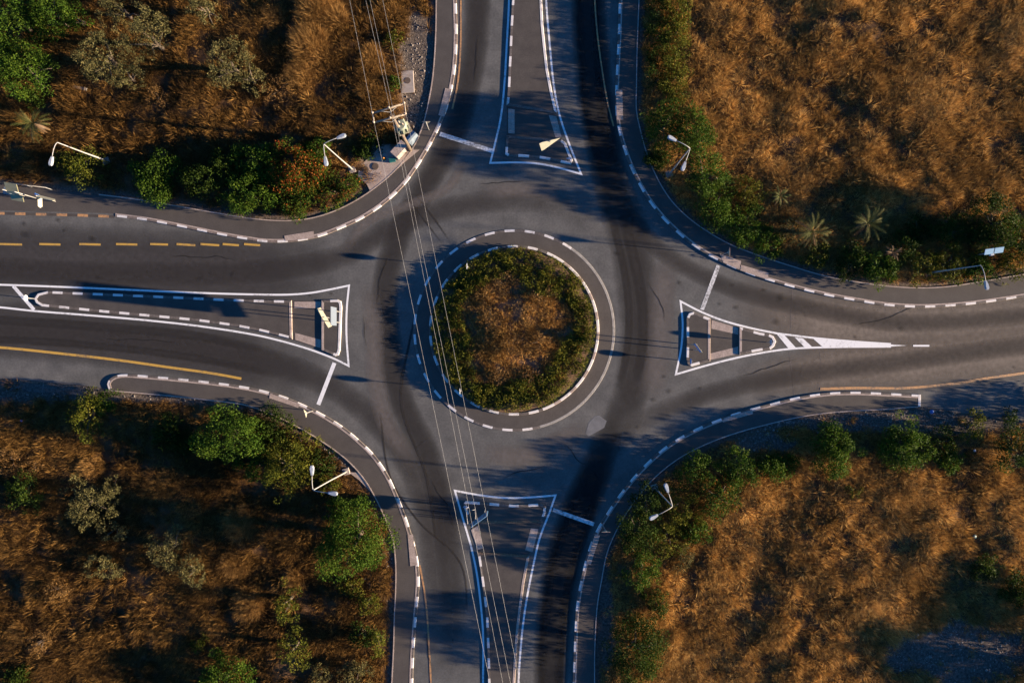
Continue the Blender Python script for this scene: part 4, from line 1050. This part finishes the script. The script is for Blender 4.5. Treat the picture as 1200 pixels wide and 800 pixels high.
lamp((406,552), (367,574), [(366,551), (390,577.5)], 11.0, 'double armed street lamp behind the lower left pavement', G_D)
lamp((767,571), (788,593), [(781,571.5), (766,605)], 8.6, 'double armed street lamp in the shrubs of the lower right verge', G_D)

# ---------------------------------------------------------------- traffic signs
def upright(th):   # local XY plane of a plate -> vertical plate facing azimuth th
    return Matrix.Rotation(th, 4, 'Z') @ Matrix(((0, 0, 1, 0), (1, 0, 0, 0), (0, 1, 0, 0), (0, 0, 0, 1)))
def disc_poly(r, n=28): return [(r*math.cos(2*math.pi*k/n), r*math.sin(2*math.pi*k/n)) for k in range(n)]
def keep_right(px, py, th, label, h=1.15, z0=.14, group='round keep right signs', r=.31):
    x, y = P(px, py); root = empty('keep_right_sign', (x, y, z0), 0, label, 'traffic sign', group)
    MB().tube([(0, 0, -.1), (0, 0, h+.25)], .04, 10).build('pole', M['lamp_metal'], root)
    T = Matrix.Translation((.05*math.cos(th), .05*math.sin(th), h)) @ upright(th)
    pl = MB().prism(disc_poly(r), .025, T).build('sign_plate', M['sign_white'], root)
    MB().prism(disc_poly(r*.93), .006, T @ Matrix.Translation((0, 0, .017))).build('blue_face', M['sign_blue'], pl)
    A = T @ Matrix.Translation((0, 0, .025)) @ Matrix.Rotation(math.radians(-135), 4, 'Z')
    a = MB(); a.prism([(-.03, -.16), (.03, -.16), (.03, .05), (.10, .05), (0, .19), (-.10, .05), (-.03, .05)], .006, A); a.build('white_arrow', M['sign_white'], pl)
W_, E_, N_, S_ = math.pi, 0.0, math.pi/2, -math.pi/2
keep_right(41, 350, W_, 'keep right sign at the tapered tip of the left splitter island')
keep_right(897.5, 401, E_, 'keep right sign at the rounded tip of the right splitter island')
keep_right(806.5, 423, W_, 'keep right sign on the corner kerb of the right splitter island', z0=.15)
keep_right(666, 189, S_, 'keep right sign on the corner of the top splitter island', z0=.15)
keep_right(547, 591, N_, 'keep right sign on the corner of the bottom splitter island', z0=.15)
keep_right(549, 314, W_, 'round sign in the upper left edge of the round island', 1.5, .3, 'round signs standing in the round island')
keep_right(541, 457, W_, 'round sign in the lower left edge of the round island', 1.5, .3, 'round signs standing in the round island')
def yield_sign(px, py, th, label):
    x, y = P(px, py); root = empty('yield_sign', (x, y, .12), 0, label, 'traffic sign', 'triangular yield signs at the entries')
    MB().tube([(0, 0, -.05), (0, 0, 2.75)], .04, 10).build('pole', M['lamp_metal'], root)
    T = Matrix.Translation((.055*math.cos(th), .055*math.sin(th), 2.35)) @ upright(th); tri = [(-.45, .26), (0, -.52), (.45, .26)]
    pl = MB().prism(tri, .03, T).build('sign_plate', M['sign_cream'], root)
    MB().prism([(a*.97, b*.97) for a, b in tri], .006, T @ Matrix.Translation((0, 0, .02))).build('red_border', M['sign_red'], pl)
    MB().prism([(a*.66, b*.66) for a, b in tri], .006, T @ Matrix.Translation((0, 0, .028))).build('white_face', M['sign_white'], pl)
yield_sign(367, 481, W_+.3, 'yield sign on the curved pavement at the left entry')
yield_sign(706, 614, S_, 'yield sign on the shaded pavement at the bottom entry')
yield_sign(503, 153, N_, 'yield sign on the pavement at the top entry')
yield_sign(845, 299, E_, 'yield sign on the pavement at the right entry')

def board_sign(a, b, h0, h1, label, th_face=None, face='sign_white', posts=(.2, .8), name='direction_board', cat='traffic sign', z0=.13, back='sign_white', group=None, frame=True):
    """vertical board whose top edge runs between photo points a, b at height h1"""
    A = Vector((*P(a[0], a[1], h1), 0)); B = Vector((*P(b[0], b[1], h1), 0)); mid = (A+B)/2; L = (B-A).length; th = math.atan2((B-A).y, (B-A).x)
    root = empty(name, (mid.x, mid.y, z0), th, label, cat, group)
    bd = MB().box((0, 0, (h0+h1)/2-z0), (L, .05, h1-h0), bev=.008).build('board', M[back], root)
    MB().box((0, -.033, (h0+h1)/2-z0), (L-.12, .008, h1-h0-.12)).build('face', M[face], bd)
    for q in posts: MB().tube([((q-.5)*L, .07, -.1), ((q-.5)*L, .07, h1-z0-.1)], .045, 10).build('post', M['lamp_metal'], root)
    if frame: MB().box((0, .045, h0+.25-z0), (L*.96, .03, .06)).box((0, .045, h1-.25-z0), (L*.96, .03, .06)).build('rail', M['lamp_metal'], root)
    return root
# left island: large board seen from above plus finger board
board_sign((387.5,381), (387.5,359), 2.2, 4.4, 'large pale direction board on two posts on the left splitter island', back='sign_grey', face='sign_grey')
def finger(a, b, h0, h1, label, taper=.0, group='cream finger boards', posts=(.5,), tilt=0.0):
    A = Vector((*P(a[0], a[1], h1), 0)); B = Vector((*P(b[0], b[1], h1), 0)); mid = (A+B)/2; L = (B-A).length; th = math.atan2((B-A).y, (B-A).x)
    root = empty('finger_sign', (mid.x, mid.y, .12), th, label, 'traffic sign', group); hh = h1-h0; zc = (h0+h1)/2-.12
    T = Matrix.Translation((0, 0, zc)) @ Matrix.Rotation(math.pi/2+tilt, 4, 'X')
    MB().prism([(-L/2, -hh/2), (L*.5-taper, -hh/2), (L/2, -.0), (L*.5-taper, hh/2), (-L/2, hh/2)] if taper else [(-L/2, -hh/2), (L/2, -hh/2), (L/2, hh/2), (-L/2, hh/2)], .06, T).build('board', M['sign_cream'], root)
    for q in posts: MB().tube([((q-.5)*L, .07, -.1), ((q-.5)*L, .07, zc+hh*.4)], .045, 10).build('post', M['lamp_metal'], root)
finger((372.5,361), (386,383), 1.5, 2.0, 'cream finger board leaning across the left splitter island', tilt=.75)
finger((633.5,171), (657,160), 2.1, 3.0, 'cream arrow board with a pointed end on the top splitter island', taper=1.95, tilt=-.75)
board_sign((552,617.5), (571,604), 1.5, 3.5, 'pale blue board on two posts on the bottom splitter island', face='sign_blue', back='sign_pale_blue')
board_sign((815,402), (823,413), 2.6, 3.4, 'small cream board on two posts at the blunt end of the right splitter island', face='sign_blue', back='sign_cream')
# open frame of thin tubes next to the blue board
x, y = P(553, 602); root = empty('tube_frame', (x, y, .13), .1, 'thin tubular guard frame beside the pale blue board', 'railing')
for sx in (-.45, .45):
    for sy in (-.7, .7): MB().tube([(sx, sy, -.1), (sx, sy, 1.1)], .03, 8).build('post', M['lamp_metal'], root)
fr = MB()
for z_ in (1.08,):
    for sx in (-.45, .45): fr.tube([(sx, -.7, z_), (sx, .7, z_)], .028, 8)
    for sy in (-.7, .7): fr.tube([(-.45, sy, z_), (.45, sy, z_)], .028, 8)
fr.build('rails', M['lamp_metal'], root)
# left edge: stacked panels, rail, finger post
def panel_stack():
    th = math.radians(-10); x, y = P(16.5, 226, 2.3); root = empty('panel_sign', (x, y, .02), th, 'two stacked pale yellow panels on posts at the left edge pavement', 'sign')
    for zc, nm in ((2.7, 'upper_panel'), (1.75, 'lower_panel')):
        MB().box((0, .35 if zc > 2 else -.42, zc), (1.3, .06, 1.15 if zc > 2 else .65), tilt=Matrix.Rotation(-1.0, 4, 'X'), bev=.01).build(nm, M['sign_yellow'], root)
    for sx in (-.62, .62): MB().tube([(sx, .05, -.1), (sx, .05, 3.1)], .05, 10).build('post', M['lamp_metal'], root)
    bb_ = MB().box((-.95, .1, 1.6), (.6, .7, 1.1), bev=.02).build('grey_box', M['cabinet_blue'], root)
    x, y = P(30, 217, 1.0); r2 = empty('rail', (x, y, .05), math.radians(-7), 'long thin rail on short posts behind the stacked yellow panels', 'railing')
    MB().tube([(-2.2, 0, 1.0), (2.2, 0, 1.0)], .028, 8).build('top_rail', M['lamp_metal'], r2)
    for sx in (-2.1, 0, 2.1): MB().tube([(sx, 0, -.1), (sx, 0, 1.02)], .035, 8).build('post', M['lamp_metal'], r2)
panel_stack()
x, y = P(45, 230, 2.6); root = empty('finger_post', (x, y, .1), 0, 'signpost with two cream blades right of the stacked yellow panels', 'signpost')
MB().tube([(0, 0, -.1), (0, 0, 2.9)], .05, 10).build('post', M['lamp_metal'], root)
for ang, L, zc in ((-14, 1.9, 2.7), (-88, 1.15, 2.3), (155, .85, 2.0)):
    R_ = Matrix.Rotation(math.radians(ang), 4, 'Z') @ Matrix.Translation((L/2, 0, zc)) @ Matrix.Rotation(math.pi/2+.6, 4, 'X')
    MB().prism([(-L/2, -.2), (L/2-.15, -.2), (L/2, 0), (L/2-.15, .2), (-L/2, .2)], .05, R_).build('sign_blade', M['sign_cream' if ang > -100 and ang < 100 else 'sign_blue'], root)
# right edge blue two panel sign
x, y = P(1138, 300); root = empty('two_panel_sign', (x, y, .1), math.radians(8), 'pale blue two panel sign on a post among the right hand shrubs', 'sign')
MB().tube([(0, 0, -.1), (.05, 0, 3.0)], .06, 10).build('post', M['lamp_metal'], root)
for k in (-1, 1): MB().box((.15+.5*k, .1, 3.15), (.92, .62, .05), tilt=Matrix.Rotation(.5, 4, 'X'), bev=.01).build('panel', M['sign_pale_blue'], root)
MB().box((.15, -.2, 2.7), (.35, .25, .3), bev=.02).build('control_box', M['sign_white'], root)

# ---------------------------------------------------------------- utility pole, power lines, cabinets
def utility_pole(base, top, h, label, group, cl, cr):
    bx, by = P(*base); tx, ty = P(top[0], top[1], h); root = empty('utility_pole', (bx, by, .05), 0, label, 'utility pole', group)
    o = Vector((tx-bx, ty-by, h))
    MB().tube([(0, 0, -.3), tuple(o*.5), tuple(o)], [.19, .16, .13], 12).build('pole', M['wood'], root)
    ha = h-.35; ca = [Vector((*P(c[0], c[1], ha), ha))-Vector((bx, by, 0)) for c in (cl+cr)]   # left pair (north, south), right pair
    for k in (0, 1): MB().tube([ca[k], ca[k+2]], .085, 6).build('crossarm', M['arm_wood'], root)
    MB().tube([ca[0], ca[1]], .06, 6).tube([ca[2], ca[3]], .06, 6).tube([ca[0].lerp(ca[2], .55), ca[1].lerp(ca[3], .55)], .06, 6).build('spacer', M['arm_wood'], root)
    for k in (0, 1):
        m_ = ca[k].lerp(ca[k+2], .5); MB().tube([ca[k].lerp(ca[k+2], .2), m_+Vector((0, 0, -1.0)), ca[k].lerp(ca[k+2], .8)], .03, 6).build('brace', M['lamp_metal'], root)
    for k in range(4):
        for f in ((0,) if k > 1 else (0, .52)):
            q = ca[k].lerp(ca[k+2], f) if k < 2 else ca[k]
            iz = MB()
            for j in range(3): iz.tube([q+Vector((0, 0, .08+.08*j)), q+Vector((0, 0, .14+.08*j))], [.10, .06], 10)
            iz.build('insulator', M['ceramic'], root)
    return root, o
pole, o_ = utility_pole((481,176), (459,135), 12.4, 'wooden utility pole with double crossarm and transformer by the upper left pavement', None, [(437,133), (438.5,144)], [(474,121.5), (475.5,134)])
tcx, tcy = P(468, 147, 8.6); bx, by = P(481, 176); tc = Vector((tcx-bx+.15, tcy-by, 8.1))
tf = MB().tube([tc-Vector((0, 0, .65)), tc+Vector((0, 0, .6)), tc+Vector((0, 0, .72))], [.52, .52, .40], 20).build('transformer_tank', M['tank'], pole)
fins = MB()
for k in range(10):
    a = 2*math.pi*k/10; fins.box(tc+Vector((math.cos(a)*.6, math.sin(a)*.6, 0)), (.22, .05, .9), a)
fins.build('cooling_fins', M['tank'], tf)
bs = MB()
for k in range(3):
    a = 2.1*k; bs.tube([tc+Vector((math.cos(a)*.22, math.sin(a)*.22, .7)), tc+Vector((math.cos(a)*.22, math.sin(a)*.22, 1.1))], [.07, .04], 8)
bs.build('bushings', M['ceramic'], tf)
MB().box(tc+Vector((.1, 0, -.72)), (1.3, .9, .1), .4).build('platform', M['arm_wood'], pole)
def cable(near, far, north, label, hp=12.25, hs=12.0):
    """near = photo point at the pole, far = photo point at the bottom edge, north = photo point at the top edge"""
    A = P3(near[0], near[1], hp); B = P3(far[0], far[1], hs); N0 = P3(north[0], north[1], hp)
    d = B-A; d.z = 0; Bf = A+d*1.35; Bf.z = hp; dn = (N0-A); dn.z = 0; Nf = A+dn.normalized()*45; Nf.z = hp
    pts = []
    for k in range(13): t_ = k/12; q = Nf.lerp(A, t_); q.z -= 1.0*4*t_*(1-t_)*.5; pts.append(q)
    for k in range(1, 25): t_ = k/24; q = A.lerp(Bf, t_); q.z -= .6*4*t_*(1-t_); pts.append(q)
    o = MB().tube(pts, .010, 6).build('power_line', M['wire'])
    tag(o, label, 'power line', 'power lines from the utility pole')
cable((438.5,144), (574,800), (409,0), 'leftmost power line, running from the left end of the crossarms')
cable((460,140), (589,800), (428,0), 'second power line from the left, clipped to the middle of the crossarms')
cable((463,140), (598,800), (433,0), 'third power line from the left, close beside the second')
cable((476,134), (609,800), (448,0), 'rightmost power line, running from the right end of the crossarms')
# cabinet, drum, manholes
x, y = P(470, 179); rz = math.radians(48)
root = empty('utility_cabinet', (x, y, .13), rz, 'pale utility cabinet on the concrete pad below the utility pole', 'cabinet')
MB().box((0, 0, .65), (1.55, .75, 1.3), bev=.03).build('body', M['cabinet'], root); MB().box((0, 0, 1.34), (1.7, .9, .07), bev=.02).build('lid', M['slab'], root)
MB().box((.39, -.385, .65), (.7, .02, 1.1)).box((-.39, -.385, .65), (.7, .02, 1.1)).build('door', M['cabinet'], root)
x, y = P(484, 165); root = empty('blue_box', (x, y, .1), rz, 'blue grey hooded box between the utility pole and the pavement', 'cabinet')
MB().box((0, 0, .5), (1.1, .6, 1.0), bev=.03).build('body', M['cabinet_blue'], root)
hd = MB(); hd.prism([(-.4, 0), (-.34, .2), (-.2, .33), (0, .38), (.2, .33), (.34, .2), (.4, 0)], 1.25, Matrix.Translation((0, 0, 1.0)) @ Matrix(((0, 0, 1, 0), (1, 0, 0, 0), (0, 1, 0, 0), (0, 0, 0, 1)))); hd.build('curved_hood', M['cabinet_blue'], root)
for px, py, lb in ((428.5,199.5,'rusty round manhole cover at the left of the concrete pad'), (440,195.5,'rusty round manhole cover at the middle of the concrete pad')):
    x, y = P(px, py); root = empty('manhole_cover', (x, y, .136), 0, lb, 'manhole cover', 'manhole covers on the concrete pad')
    MB().tube([(0, 0, 0), (0, 0, .035)], .38, 28).build('ring', M['kerb_dark'], root)
    cv = MB().tube([(0, 0, .03), (0, 0, .048)], .33, 28); [cv.box((0, -.24+.12*k, .05), (.42, .03, .012)) for k in range(5)]; cv.build('cover', M['iron'], root)
x, y = P(460.5, 188.5); root = empty('teal_crate', (x, y, .14), .2, 'teal plastic crate on the concrete pad', 'crate')
cr_ = MB().box((0, 0, .03), (.62, .42, .05)); [cr_.box((sx*.29, 0, .18), (.04, .42, .3)) for sx in (-1, 1)]; [cr_.box((0, sy*.19, .18), (.58, .04, .3)) for sy in (-1, 1)]; cr_.build('body', M['teal'], root)
MB().box((0, 0, .34), (.66, .46, .03), bev=.008).build('rim', M['teal'], root)
x, y = P(450.5, 186.5); root = empty('orange_cone', (x, y, .14), 0, 'orange marker lying beside the teal crate', 'cone')
MB().box((0, 0, .02), (.36, .36, .03), bev=.005).build('base', M['orange_plastic'], root); MB().tube([(0, 0, .03), (0, 0, .5)], [.13, .03], 14).build('body', M['orange_plastic'], root)
x, y = P(477, 97); root = empty('concrete_slab', (x, y, .15), .05, 'square concrete slab with a round hole beside the upper left pavement', 'slab')
MB().box((.1, 0, .05), (1.3, 2.3, .2), bev=.02).build('slab', M['concrete'], root); MB().tube([(.1, .1, .14), (.1, .1, .17)], .33, 24).build('cover', M['iron'], root)
# litter
def litter(px, py, r, mat, label, name, cat, seed):
    x, y = P(px, py); z = float(ground_z(np.array([x]), np.array([y]))[0]); bm = bmesh.new(); bmesh.ops.create_icosphere(bm, subdivisions=3, radius=r); rg = random.Random(seed)
    for v in bm.verts:
        q = v.co*7; n = math.sin(q.x*1.3+seed)*math.cos(q.y*1.7)+.6*math.sin(q.z*2.3+q.x); v.co *= 1+.22*n*.5; v.co.z *= .6
    me = bpy.data.meshes.new(name); bm.to_mesh(me); bm.free(); o = link_mesh(name, me, M[mat]); o.location = (x, y, z+.25); tag(o, label, cat)
litter(1090, 482, .24, 'blue_plastic', 'crumpled blue bag on the verge beyond the lower right pavement end', 'plastic_bag', 'bag', 1)
litter(1139, 527, .14, 'white_plastic', 'white scrap lying on the dirt path at the lower right', 'litter', 'litter', 2)
litter(1139, 627, .22, 'teal', 'teal bag in the golden grass at the far right', 'plastic_bag', 'bag', 3)
litter(30, 492, .12, 'blue_plastic', 'small blue bag in the dark verge at the lower left', 'plastic_bag', 'bag', 4)
x, y = P(100, 107); root = empty('plank', (x, y, float(ground_z(np.array([x]), np.array([y]))[0])+.2), -.2, 'pale broken plank at the edge of the dirt track', 'plank')
MB().box((0, 0, 0), (1.5, .28, .06), bev=.01).build('board', M['arm_wood'], root); MB().box((-.55, 0, .05), (.08, .34, .05)).box((.5, 0, .05), (.08, .34, .05)).build('cleat', M['wood'], root)
